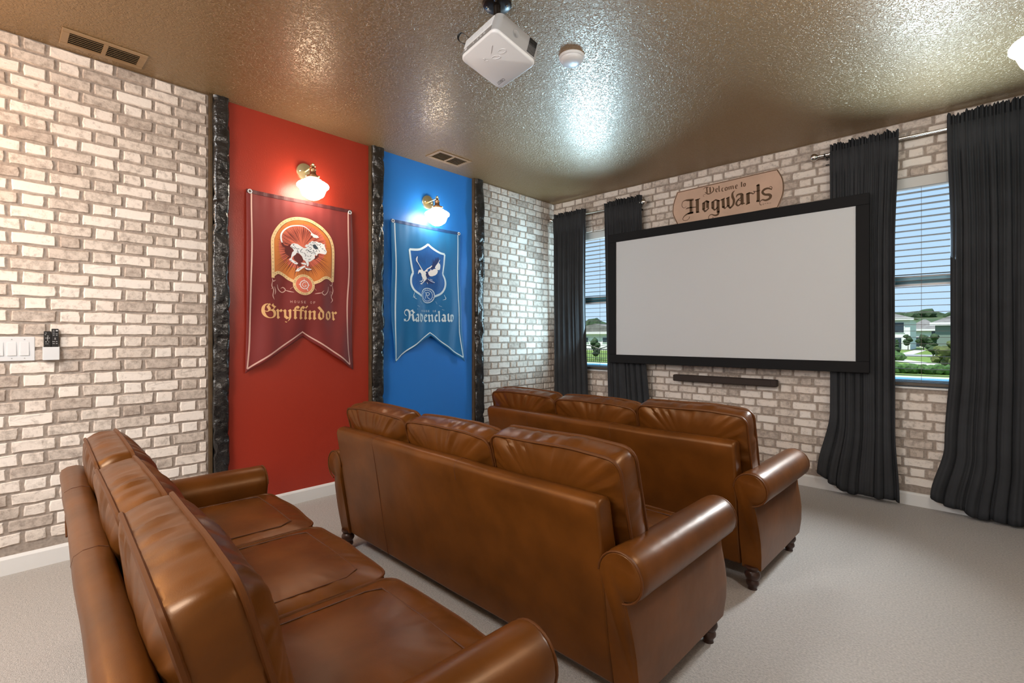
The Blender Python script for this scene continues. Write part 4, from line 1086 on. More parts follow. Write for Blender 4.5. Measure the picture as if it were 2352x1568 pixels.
def draw_red(root, mp):
    D = DATA
    P = lambda: Print(mp, 0.022)
    p = P(); p.poly(D['arch_fill']); crest = p.build('crest', M['ink_orange'], root, 1, 'orange arched crest with a running lion')
    p = P(); p.poly(D['glow']); p.build('glow', M['ink_coral'], crest, 2)
    p = P()
    sc_ = Vector(D['sun_c'])
    edge = [Vector(q) for q in D['arch_fill']]
    rnd = random.Random(3)
    for k in range(110):
        a = 2 * pi * (k + rnd.uniform(-0.3, 0.3)) / 110
        d = Vector((cos(a), sin(a)))
        best = 9
        for i in range(len(edge)):
            e0, e1 = edge[i], edge[(i + 1) % len(edge)]
            ex = e1 - e0
            den = d.x * ex.y - d.y * ex.x
            if abs(den) < 1e-9:
                continue
            w = e0 - sc_
            t = (w.x * ex.y - w.y * ex.x) / den
            s_ = (w.x * d.y - w.y * d.x) / den
            if t > 0 and 0 <= s_ <= 1:
                best = min(best, t)
        if best < 9:
            r0 = best * rnd.uniform(0.10, 0.45)
            r1 = best * rnd.uniform(0.82, 0.98)
            n_ = Vector((-d.y, d.x)) * rnd.uniform(0.0013, 0.0024)
            m_ = sc_ + d * (r0 * 0.45 + r1 * 0.55)
            p.tris([tuple(sc_ + d * r0), tuple(m_ + n_), tuple(sc_ + d * r1), tuple(m_ - n_)], [(0, 1, 2), (0, 2, 3)])
    p.build('sunburst', M['ink_darkred'], crest, 3)
    p = P()
    p.stroke(smooth_line(D['arch_mid'], 3), 0.0215, sm=False)
    p.stroke(D['band_l'], 0.0205)
    p.stroke(D['band_r'], 0.0205)
    p.build('band', M['ink_cream'], crest, 4)
    p = P()
    mid = smooth_line(D['arch_mid'], 4)
    path_text(p, 'DETERMINATION', mid, 0.0085, (0.02, 0.30))
    path_text(p, 'BRAVERY', mid, 0.0085, (0.335, 0.475))
    path_text(p, 'COURAGE', mid, 0.0085, (0.52, 0.655))
    path_text(p, 'DETERMINATION', mid, 0.0085, (0.68, 0.975))
    path_text(p, 'COURAGE'[::-1], smooth_line(D['band_l'], 4), 0.0085, (0.06, 0.86), up=-1)
    path_text(p, 'BRAVERY'[::-1], smooth_line(D['band_r'], 4), 0.0085, (0.14, 0.96), up=-1)
    p.disc(tuple(mid[len(mid) // 2]), (0.002, 0.002), 8)
    p.build('motto', M['ink_brown'], crest, 5)
    c, r = D['medal_c'], D['medal_r']
    p = P(); p.disc(c, r); p.build('medallion', M['ink_cream'], crest, 5)
    p = P(); p.disc(c, (r[0] * .76, r[1] * .76)); p.build('medallion_centre', M['ink_coral'], crest, 6)
    p = P()
    circ = [(c[0] - r[0] * .88 * cos(t * pi / 24), c[1] + r[1] * .88 * sin(t * pi / 24)) for t in range(49)]
    path_text(p, 'GRYFFINDOR', circ, 0.0095, (0.02, 0.32)); path_text(p, 'GRYFFINDOR', circ, 0.0095, (0.35, 0.65)); path_text(p, 'GRYFFINDOR', circ, 0.0095, (0.68, 0.98))
    p.build('medallion_text', M['ink_brown'], crest, 7)
    p = P()
    p.ring(c, (r[0] * .43, r[1] * .43), (r[0] * .36, r[1] * .36), 24)
    p.stroke([(c[0] + r[0] * .16, c[1] + r[1] * .16), (c[0], c[1] + r[1] * .24), (c[0] - r[0] * .2, c[1]), (c[0], c[1] - r[1] * .22), (c[0] + r[0] * .18, c[1] - r[1] * .08), (c[0] + r[0] * .02, c[1] - r[1] * .03)], 0.0035)
    for s_ in (-1, 1):
        p.poly([(c[0] + s_ * r[0] * .4, c[1] + r[1] * .05), (c[0] + s_ * r[0] * .55, c[1]), (c[0] + s_ * r[0] * .4, c[1] - r[1] * .05)])
    p.stroke([(c[0], c[1] + r[1] * .43), (c[0], c[1] + r[1] * .58)], 0.003, sm=False)
    p.stroke([(c[0] + r[0] * .2, c[1] - r[1] * .36), (c[0] + r[0] * .34, c[1] - r[1] * .56)], 0.004, sm=False)
    p.build('monogram', M['ink_white'], crest, 7)
    p = P()
    for q in D['lion_d']: p.poly(q)
    p.build('lion_shadow', M['ink_darkred'], crest, 4.4)
    p = P()
    for q in D['lion_w']: p.poly(q)
    p.stroke(D['lion_tail'], [0.010, 0.0125, 0.012, 0.011, 0.010, 0.009, 0.008, 0.007, 0.006, 0.005, 0.006])
    p.build('lion', M['ink_white'], crest, 5)
    p = P()
    for q in D['lion_blot']: p.poly(q)
    for q in D['lion_lines']: p.stroke(q, 0.0034)
    p.build('lion_line_work', M['ink_slate'], crest, 6)
    p = P()
    for q in D['flor_r']:
        p.stroke(q, [0.0022] + [0.006] * (len(q) - 1) + [0.0015])
    p.build('flourish', M['ink_pink'], root, 2, 'pale pink floral scrollwork')
    p = P()
    a, b = Vector(D['house_r'][0]), Vector(D['house_r'][1])
    path_text(p, 'HOUSE OF', [(a.x, a.y), (b.x, (a.y + b.y) / 2)], 0.017, (0, 1))
    p.build('small_lettering', M['ink_pink'], root, 2)
    p = P()
    a, b = Vector(D['name_r'][0]), Vector(D['name_r'][1])
    lay_blackletter(p, 'ryffindor', (a.x, a.y), (b.x - 0.004, a.y - 0.002), 0.066)
    g0, g1 = D['cap_r']
    w_ = g1[0] - g0[0]
    gp, gt = text_tris('\U0001D572')
    y0 = min(y for x, y in gp); y1 = max(y for x, y in gp)
    p.tris([(g0[0] + x * w_, g0[1] + (y - y0) / (y1 - y0) * (g1[1] - g0[1])) for x, y in gp], gt)
    p.build('lettering', M['ink_peach'], root, 2, 'peach blackletter house name')

def draw_blue(root, mp):
    D = DATA
    P = lambda: Print(mp, 0.022)
    p = P(); p.poly(D['shield_fill']); crest = p.build('crest', M['ink_blue'], root, 1, 'white outlined shield crest with a diving eagle')
    p = P()
    c0 = Vector(D['shield_c'])
    rnd = random.Random(5)
    edge = [Vector(q) for q in D['shield_fill']]
    for k in range(70):
        a = 2 * pi * k / 70
        d = Vector((cos(a), sin(a)))
        best = 9
        for i in range(len(edge)):
            e0, e1 = edge[i], edge[(i + 1) % len(edge)]
            ex = e1 - e0
            den = d.x * ex.y - d.y * ex.x
            if abs(den) < 1e-9: continue
            w = e0 - c0
            t = (w.x * ex.y - w.y * ex.x) / den
            s_ = (w.x * d.y - w.y * d.x) / den
            if t > 0 and 0 <= s_ <= 1: best = min(best, t)
        if best < 9:
            r0, r1 = best * rnd.uniform(0.2, 0.5), best * rnd.uniform(0.75, 0.95)
            n_ = Vector((-d.y, d.x)) * 0.0013
            m_ = c0 + d * (r0 + r1) / 2
            p.tris([tuple(c0 + d * r0), tuple(m_ + n_), tuple(c0 + d * r1), tuple(m_ - n_)], [(0, 1, 2), (0, 2, 3)])
    p.build('sunburst', M['ink_navy'], crest, 2)
    p = P()
    for sh in D['shield']:
        p.stroke(sh[:4], 0.019, n=5)
        p.stroke(sh[3:6], 0.019, sm=False)
        p.stroke(sh[5:], 0.019, n=5)
    p.build('shield_band', M['ink_ice'], crest, 3)
    p = P()
    for sh in D['shield']:
        for q in (sh[:4], sh[3:6], sh[5:]):
            path_text(p, '--------', smooth_line(q, 4), 0.004, (0.05, 0.95))
    p.build('shield_motto', M['ink_silver'], crest, 4)
    p = P()
    for q in D['eagle_d']: p.poly(q)
    p.build('eagle_shadow', M['ink_navy'], crest, 4)
    p = P()
    for q in D['eagle_w']: p.poly(q)
    for q in D['eagle_s']: p.stroke(q, 0.004)
    p.build('eagle', M['ink_white'], crest, 5)
    c, r = D['medal2_c'], D['medal2_r']
    p = P(); p.disc(c, r); p.build('medallion', M['ink_blue'], crest, 5)
    p = P(); p.ring(c, r, (r[0] * .90, r[1] * .90)); p.ring(c, (r[0] * .72, r[1] * .72), (r[0] * .66, r[1] * .66))
    circ = [(c[0] - r[0] * .81 * cos(t * pi / 24), c[1] + r[1] * .81 * sin(t * pi / 24)) for t in range(49)]
    path_text(p, 'RAVENCLAW', circ, 0.009, (0.02, 0.48)); path_text(p, 'RAVENCLAW', circ, 0.009, (0.52, 0.98))
    p.stroke([(c[0] - r[0] * .35, c[1] + r[1] * .35), (c[0] - r[0] * .15, c[1] + r[1] * .3), (c[0] - r[0] * .22, c[1] - r[1] * .4)], 0.005)
    p.ring((c[0] + r[0] * .08, c[1] + r[1] * .22), (r[0] * .26, r[1] * .24), (r[0] * .18, r[1] * .16), 16)
    p.stroke([(c[0], c[1] - r[1] * .05), (c[0] + r[0] * .2, c[1] - r[1] * .35), (c[0] + r[0] * .4, c[1] - r[1] * .42)], 0.005)
    p.build('monogram', M['ink_ice'], crest, 6)
    p = P()
    for q in D['flor_b']: p.stroke(q, [0.002] + [0.005] * (len(q) - 1) + [0.0015])
    p.build('flourish', M['ink_ice'], root, 2, 'pale ice blue floral scrollwork')
    p = P()
    a, b = D['house_b']
    path_text(p, 'HOUSE OF', [a, (b[0], (a[1] + b[1]) / 2)], 0.017, (0, 1))
    p.build('small_lettering', M['ink_ice'], root, 2)
    p = P()
    a, b = D['name_b']
    lay_blackletter(p, 'avenclaw', (a[0] - 0.006, a[1]), (b[0], b[1]), 0.066)
    g0, g1 = D['cap_b']
    w_ = g1[0] - g0[0]
    gp, gt = text_tris('\U0001D57D')
    y0 = min(y for x, y in gp); y1 = max(y for x, y in gp)
    p.tris([(g0[0] + x * w_, g0[1] + (y - y0) / (y1 - y0) * (g1[1] - g0[1])) for x, y in gp], gt)
    p.build('lettering', M['ink_ice'], root, 2, 'ice blue blackletter house name')

banner('house_banner', 'maroon swallowtail banner with running lion on the red panel', DATA['red_out'], DATA['red_stripes'], M['red_cloth'], M['red_hem'], M['ink_pink'], 1.3, draw_red)
banner('house_banner', 'blue swallowtail banner with diving eagle on the blue panel', DATA['blue_out'], DATA['blue_stripes'], M['blue_cloth'], M['blue_hem'], M['ink_ice'], 3.9, draw_blue)

# ------------------------------------------------------------------ schoolhouse wall sconces
def sconce():
    root = empty('wall_sconce', (0, 0, 2.40))
    MB().lathe([(0.061, 0.0), (0.061, 0.010), (0.058, 0.014), (0.02, 0.017), (0.0005, 0.017)], n=36, axis='x').build('wall_plate', M['brass'], root, smooth=True)
    for y in (-0.038, 0.038):
        MB().lathe([(0.006, 0.014), (0.006, 0.020), (0.003, 0.024), (0.0005, 0.0245)], c=(0, y, 0.0), n=10, axis='x').build('screw', M['chrome'], root, smooth=True)
    arm = MB().tube([(0.015, 0, 0.0), (0.05, 0, 0.002), (0.10, 0, 0.006), (0.143, 0, 0.010)], 0.0055, 10)
    arm.build('arm', M['brass'], root, smooth=True)
    MB().tube([(0.14, -0.018, 0.011), (0.14, 0.018, 0.011)], 0.005, 10).lathe([(0.007, 0.0), (0.012, 0.006), (0.007, 0.016), (0.0005, 0.018)], c=(0.14, 0, 0.014), n=12).build('knuckle', M['brass'], root, smooth=True)
    so = MB().lathe([(0.010, 0.004), (0.012, -0.006), (0.022, -0.010), (0.024, -0.016), (0.021, -0.020), (0.021, -0.046), (0.025, -0.050), (0.025, -0.056), (0.043, -0.062), (0.044, -0.076), (0.042, -0.078)], c=(0.14, 0, 0), n=28).build('socket', M['socket'], root, smooth=True)
    for k in range(3):
        a = 2 * pi * k / 3 + 0.5
        MB().lathe([(0.0045, 0.0), (0.006, 0.004), (0.0045, 0.009), (0.0005, 0.010)], c=(0.14 + 0.050 * cos(a), 0.050 * sin(a), -0.073), n=8).build('thumb_screw', M['brass'], so)
    prof = [(0.036, -0.066), (0.040, -0.078), (0.050, -0.084), (0.058, -0.089), (0.064, -0.097), (0.084, -0.106), (0.102, -0.118), (0.108, -0.128), (0.107, -0.138), (0.100, -0.145), (0.091, -0.150), (0.085, -0.168), (0.076, -0.192), (0.068, -0.203), (0.054, -0.211), (0.044, -0.220), (0.026, -0.228), (0.010, -0.231), (0.0008, -0.2315)]
    MB().lathe(prof, c=(0.14, 0, 0), n=40).build('glass_shade', M['opal'], root, smooth=True, )
    return root
s0 = sconce()
tag(s0, 'brass sconce with lit white schoolhouse shade above the red banner', 'wall sconce', 'lit schoolhouse wall sconces')
s0.location = (0, -2.931, 2.402)
s1 = copy_tree(s0)
s1.location = (0, -1.822, 2.402)
s1['label'] = 'brass sconce with lit white schoolhouse shade above the blue banner'
s2 = copy_tree(s0)
s2.location = (XR, -1.87, 2.402)
s2.rotation_euler = (0, 0, pi)
s2['label'] = 'lit schoolhouse sconce on the right wall, cut by the picture edge'

# ------------------------------------------------------------------ ceiling vents, smoke alarm
def ceiling_vent(x0, x1, y0, y1, label):
    cx, cy = (x0 + x1) / 2, (y0 + y1) / 2
    w, l = (x1 - x0) / 2, (y1 - y0) / 2
    root = empty('ceiling_vent', (cx, cy, H))
    tag(root, label, 'vent', 'ceiling air vents')
    t = 0.032
    f = MB().box(-w, -w + t, -l, l, -0.007, 0).box(w - t, w, -l, l, -0.007, 0).box(-w + t, w - t, -l, -l + t, -0.007, 0).box(-w + t, w - t, l - t, l, -0.007, 0).box(-w + t, w - t, -0.010, 0.010, -0.009, 0)
    f.build('frame', M['vent'], root, bevel=0.003)
    MB().box(-w + 0.01, w - 0.01, -l + 0.01, l - 0.01, -0.0012, -0.0002).build('duct_shade', M['dark_void'], root)  # flat dark sheet: the shade behind the louvres put into its colour
    for s_ in (-1, 1):
        n = 6
        for k in range(n):
            x = -w + t + (2 * (w - t)) * (k + 0.5) / n
            Mx = Matrix.Translation((x, s_ * (l - t + 0.010) / 2, -0.0062)) @ Matrix.Rotation(radians(38), 4, 'Y')
            hl = (l - t - 0.010) / 2
            MB().box(-0.0062, 0.0062, -hl, hl, -0.0008, 0.0008, Mx).build('louvre', M['vent'], root)
    return root
ceiling_vent(0.072, 0.262, -4.255, -3.905, 'tan ceiling vent above the brick wall by the picture corner')
ceiling_vent(0.160, 0.360, -1.965, -1.608, 'tan ceiling vent above the blue wall panel')
sm = empty('smoke_alarm', (1.949, -2.31, H))
tag(sm, 'round white smoke alarm on the ceiling behind the projector', 'smoke alarm')
MB().lathe([(0.070, 0.0), (0.070, -0.010), (0.066, -0.014), (0.062, -0.014)], n=36).build('base', M['white_plastic'], sm, smooth=True)
MB().lathe([(0.063, -0.013), (0.062, -0.022), (0.054, -0.032), (0.036, -0.038), (0.015, -0.040), (0.0005, -0.0402)], n=36).build('cover', M['white_plastic'], sm, smooth=True)

# ------------------------------------------------------------------ ceiling projector
def projector():
    pc = Vector((1.953, -2.895, 2.470))
    rz = atan2(-0.046, 0.268)
    root = empty('projector', (pc.x, pc.y, pc.z), rz)
    tag(root, 'small white square projector hanging from the ceiling', 'projector')
    a = 0.143
    def rrect(h, r, n=6):
        out = []
        for cx_, cy_, a0 in ((h - r, h - r, 0), (-h + r, h - r, pi / 2), (-h + r, -h + r, pi), (h - r, -h + r, 3 * pi / 2)):
            for k in range(n + 1):
                t = a0 + pi / 2 * k / n
                out.append((cx_ + r * cos(t), cy_ + r * sin(t)))
        return out
    def loft(levels):
        m = MB()
        n = None
        for (h, r, z) in levels:
            p = rrect(h, r)
            n = len(p)
            m.v += [(x, y, z) for x, y in p]
        for i in range(len(levels) - 1):
            for k in range(n):
                j = (k + 1) % n
                m.f.append((i * n + k, i * n + j, (i + 1) * n + j, (i + 1) * n + k))
        m.f.append(tuple(range(n))[::-1])
        m.f.append(tuple(range((len(levels) - 1) * n, len(levels) * n)))
        return m
    loft([(a - 0.008, 0.030, 0.0), (a - 0.002, 0.033, 0.003), (a, 0.034, 0.009), (a, 0.034, 0.014)]).build('bottom_cover', M['white_plastic'], root, smooth=True)
    body = loft([(a - 0.001, 0.034, 0.014), (a - 0.001, 0.034, 0.060), (a - 0.004, 0.034, 0.100), (a - 0.014, 0.034, 0.108)]).build('body', M['grey_plastic'], root, smooth=True)
    # port side (towards -y): dark strip with sockets, ribbed panel above it
    MB().box(-a + 0.02, a - 0.034, -a - 0.0015, -a + 0.004, 0.016, 0.040).build('port_strip', M['mid_plastic'], body, bevel=0.001)
    for i, (x, w, h) in enumerate(((-0.095, 0.016, 0.012), (0.005, 0.010, 0.006), (0.030, 0.012, 0.006), (0.058, 0.012, 0.006), (-0.03, 0.008, 0.006))):
        MB().box(x - w / 2, x + w / 2, -a - 0.0030, -a, 0.028 - h / 2, 0.028 + h / 2).build('port', M['white_plastic'] if i == 0 else M['ink_light'], body)
    MB().box(-a + 0.02, a - 0.034, -a - 0.002, -a + 0.006, 0.044, 0.092).build('side_panel', M['white_plastic'], body, bevel=0.0015)
    r = MB()
    for k in range(20):
        x = -a + 0.030 + k * (2 * a - 0.076) / 19
        r.box(x - 0.0016, x + 0.0016, -a - 0.0036, -a - 0.0012, 0.050, 0.086)
    r.build('panel_ribs', M['white_plastic'], body)
    # right side (towards +x): grille of slots and lens cap relief
    for k in range(12):
        z = 0.026 + k * 0.0062
        MB().box(a - 0.004, a + 0.0006, a - 0.078, a - 0.028, z - 0.0016, z + 0.0016).build('grille_slot', M['black_plastic'], body)
    MB().lathe([(0.020, a - 0.004), (0.020, a + 0.001), (0.018, a + 0.001), (0.018, a - 0.001), (0.0005, a - 0.001)], c=(0, -0.02, 0.060), n=24, axis='x').build('focus_ring', M['grey_plastic'], body, smooth=True)
    # relief and lettering on the underside, read from the camera
    rel = MB()
    for q in range(3):
        t = 2 * pi * q / 3 + 0.4
        cxx, cyy = 0.045 + 0.030 * cos(t), -0.042 + 0.030 * sin(t)
        rel.tube([(cxx + 0.022 * cos(w_ * pi / 6), cyy + 0.014 * sin(w_ * pi / 6 + t), -0.0003) for w_ in range(12)], 0.0011, 5, closed=True)
    rel.tube([(-0.040 + 0.010 * sin(k * 1.3), -0.062 + k * 0.004, -0.0003) for k in range(8)], 0.0010, 5)
    tag(rel.build('embossed_ornament', M['white_plastic'], root), kind='stuff')
    mp = lambda u, v, l: Vector((u, v, -0.0008))
    p = Print(mp, 0.5)
    g, tri = text_tris('CIBEST')
    # seen from below: reads from +x... towards the far right edge of the cover
    L_ = 0.058
    p.tris([(-0.058 - x * L_, 0.094 + y * L_ * 1.35) for x, y in g], tri)
    p.build('lettering', M['ink_grey'], root, 0)
    # wrist loop on the far left corner
    lp = [(-a + 0.03, -a + 0.05, 0.098), (-a - 0.016, -a + 0.016, 0.104), (-a - 0.045, -a - 0.010, 0.120), (-a - 0.052, -a - 0.022, 0.145), (-a - 0.036, -a - 0.016, 0.160), (-a - 0.008, -a + 0.012, 0.140), (-a + 0.03, -a + 0.05, 0.108)]
    lp = smooth_line(lp, 5)
    m = MB()
    for i, q in enumerate(lp):
        m.v += [(q.x, q.y - 0.006, q.z), (q.x, q.y + 0.006, q.z)]
    for i in range(len(lp) - 1):
        m.f.append((2 * i, 2 * i + 1, 2 * i + 3, 2 * i + 2))
    lo = m.build('wrist_strap', M['black_plastic'], root, smooth=True)
    s_ = lo.modifiers.new('thick', 'SOLIDIFY'); s_.thickness = 0.002; s_.offset = 0
    top = H - pc.z
    mo = MB().lathe([(0.067, top), (0.067, top - 0.008), (0.062, top - 0.013), (0.026, top - 0.016)], n=32).build('ceiling_plate', M['black_metal'], root, smooth=True)
    for q in range(4):
        t = pi / 4 + q * pi / 2
        MB().lathe([(0.0075, top - 0.013), (0.0075, top - 0.018), (0.0005, top - 0.019)], c=(0.046 * cos(t), 0.046 * sin(t), 0), n=10).build('screw', M['chrome'], mo, smooth=True)
    MB().lathe([(0.018, top - 0.010), (0.016, 0.18), (0.020, 0.165), (0.020, 0.14), (0.012, 0.135), (0.012, 0.085)], n=20).build('mount_post', M['black_metal'], root, smooth=True)
    # the housing hangs nose down towards the screen, slightly wider than deep
    T = Matrix.Rotation(radians(-17.5), 4, 'X') @ Matrix.Diagonal((1, 0.86, 1, 1))
    for ch in root.children:
        if ch.name.split('.')[0] not in ('ceiling_plate', 'mount_post'):
            ch.matrix_local = T
projector()

# ------------------------------------------------------------------ light switches and remote holder on the brick wall
def switch_plate():
    y1 = -4.341
    w = 0.215
    root = empty('light_switch_plate', (0, y1 - w / 2, 1.138))
    tag(root, 'white four gang rocker switch plate on the brick wall', 'light switch')
    MB().box(0.004, 0.011, -w / 2, w / 2, -0.062, 0.062).build('plate', M['white_plastic'], root, bevel=0.004, seg=3)
    for k in range(4):
        y = -w / 2 + 0.0385 + k * 0.046
        MB().prism([(0.011, -0.034), (0.0155, -0.034), (0.0125, 0.034), (0.011, 0.034)], y - 0.0165, y + 0.0165, 'y').build('rocker', M['white_plastic'], root, bevel=0.0008)
        for z in (-0.048, 0.048):
            MB().lathe([(0.0028, 0.0108), (0.0028, 0.0118), (0.0005, 0.012)], c=(0, y, z), n=8, axis='x').build('screw', M['grey_plastic'], root)
switch_plate()

def remote_holder():
    yc = -4.281
    root = empty('remote_holder', (0, yc, 1.112))
    tag(root, 'small white wall pocket holding two black remotes', 'remote holder')
    w = 0.032
    p = MB().box(0.004, 0.008, -w, w, -0.034, 0.048).box(0.032, 0.036, -w, w, -0.034, 0.034)
    p.box(0.008, 0.032, -w, -w + 0.003, -0.034, 0.036).box(0.008, 0.032, w - 0.003, w, -0.034, 0.036).box(0.008, 0.032, -w + 0.003, w - 0.003, -0.034, -0.031)
    p.build('pocket', M['white_plastic'], root, bevel=0.003, angle=60)
    def remote(y0, y1, x0, x1, ztop, label, layout):
        r = empty('remote_control', (0, (y0 + y1) / 2 + yc, 1.112 - 0.030))
        tag(r, label, 'remote control', 'remotes in the wall pocket')
        hw = (y1 - y0) / 2
        MB().box(x0, x1, -hw, hw, 0.0, ztop + 0.030).build('body', M['black_plastic'], r, bevel=0.003, seg=3)
        for (dy, dz, sy, sz) in layout:
            MB().box(x1 - 0.0005, x1 + 0.0012, dy * hw - sy, dy * hw + sy, ztop + 0.030 - dz - sz, ztop + 0.030 - dz + sz).build('button', M['ink_light'], r)
        return r
    remote(-0.028, 0.0005, 0.012, 0.026, 0.117, 'shorter black remote at the left side of the wall pocket',
           [(-.4, .010, .002, .0014), (-.55, .018, .0016, .0016), (.1, .026, .002, .002), (-.5, .036, .0016, .0016), (.0, .036, .003, .003), (.5, .036, .0016, .0016), (.0, .046, .002, .002), (-.4, .056, .002, .002), (.3, .056, .002, .0012), (-.4, .066, .0015, .0015), (.1, .066, .0015, .0015)])
    remote(0.0015, 0.029, 0.012, 0.027, 0.130, 'taller black remote with button rows at the right side of the wall pocket',
           [(.5, .010, .004, .003), (-.4, .009, .003, .001), (-.4, .017, .004, .001), (-.4, .027, .004, .001), (.45, .027, .004, .001), (-.4, .035, .003, .001), (.45, .035, .003, .001), (.0, .050, .002, .002), (.0, .056, .003, .001), (-.4, .068, .005, .001), (.45, .068, .003, .001), (-.4, .078, .004, .001), (.45, .078, .003, .001)])
remote_holder()

# ------------------------------------------------------------------ three leather sofas
def cushion_mesh(w, h, t, rc, bulge_f, bulge_b, seed, wr=0.004, squash=None):
    """box cushion with piped edges: outline in (a, c), thickness along b; returns mesh (a, b, c) and the two piping loops"""
    n = 132
    out = []
    for cx, cz, a0 in ((w / 2 - rc, h / 2 - rc, 0), (-w / 2 + rc, h / 2 - rc, pi / 2), (-w / 2 + rc, -h / 2 + rc, pi), (w / 2 - rc, -h / 2 + rc, 3 * pi / 2)):
        for k in range(6):
            a = a0 + (pi / 2) * k / 5
            out.append(Vector((cx + rc * cos(a), cz + rc * sin(a))))
    # resample evenly
    loop = out + [out[0]]
    D = [0.0]
    for p, q in zip(loop, loop[1:]):
        D.append(D[-1] + (q - p).length)
    pts = []
    j = 0
    for i in range(n):
        d = D[-1] * i / n
        while D[j + 1] < d:
            j += 1
        pts.append(loop[j].lerp(loop[j + 1], (d - D[j]) / (D[j + 1] - D[j])))
    sc = []
    for p in pts:   # slightly sagging, uneven outline
        k = noise.noise(Vector((p.x * 6, p.y * 6, seed * 9.1))) * 0.007
        d = p.normalized()
        q = p + d * k
        q.y += 0.026 * (1 - (2 * p.x / w) ** 2) * (1 if p.y > 0 else 0) * 0.5
        sc.append(q)
    v, f = [], []
    rings = []
    def ring(scale, b, fn=None):
        base = len(v)
        for i, p in enumerate(sc):
            x, z = p.x * scale, p.y * scale
            bb = b(x, z, i) if callable(b) else b
            v.append((x, bb, z))
        rings.append(base)
    def face(sign, bulge):
        def B(scale):
            def g(x, z, i):
                r = 1 - scale ** 3.2
                e = (scale ** 5) * (1 - scale ** 14)
                wk = wr * e * 3.2 * (noise.noise(Vector((sc[i].x * 24, sc[i].y * 24, seed * 4.7 + sign))) + 0.5 * noise.noise(Vector((sc[i].x * 60, sc[i].y * 60, seed + scale * 2))))
                big = 0.009 * min(1.0, wr / 0.008) * noise.noise(Vector((x * 7, z * 7, seed * 2.3 + sign * 3))) * (1 - scale ** 6)
                return sign * (t / 2 + bulge * r + wk + big)
            return g
        return B
    Bf, Bb = face(-1, bulge_b), face(1, bulge_f)
    sca = [0.02, 0.2, 0.38, 0.54, 0.68, 0.79, 0.87, 0.92, 0.955, 0.98, 1.0]
    for s in sca:
        ring(s, Bf(s))
    # side band between the pipings, gathered
    for k in (0.12, 0.3, 0.5, 0.7, 0.88):
        base = len(v)
        for i, p in enumerate(sc):
            d = p.normalized()
            nx = Vector((d.x, d.y))
            cr = noise.noise(Vector((p.x * 30, p.y * 30, seed * 3.3 + k * 0.9))) + 0.6 * noise.noise(Vector((p.x * 75, p.y * 75, seed + k * 1.5)))
            off = 0.008 * sin(pi * k) + wr * 1.1 * cr * sin(pi * k)
            q = p + nx * off
            v.append((q.x, -t / 2 + t * k, q.y))
        rings.append(base)
    for s in reversed(sca):
        ring(s, Bb(s))
    for a, b in zip(rings, rings[1:]):
        for i in range(n):
            k = (i + 1) % n
            f.append((a + i, a + k, b + k, b + i))
    f.append(tuple(rings[0] + i for i in range(n))[::-1])
    f.append(tuple(rings[-1] + i for i in range(n)))
    m = MB()
    m.v, m.f = v, f
    pipes = []
    for sgn in (-1, 1):
        pipes.append([(p.x * 1.004, sgn * (t / 2 + 0.001), p.y * 1.004) for p in sc])
    return m, pipes

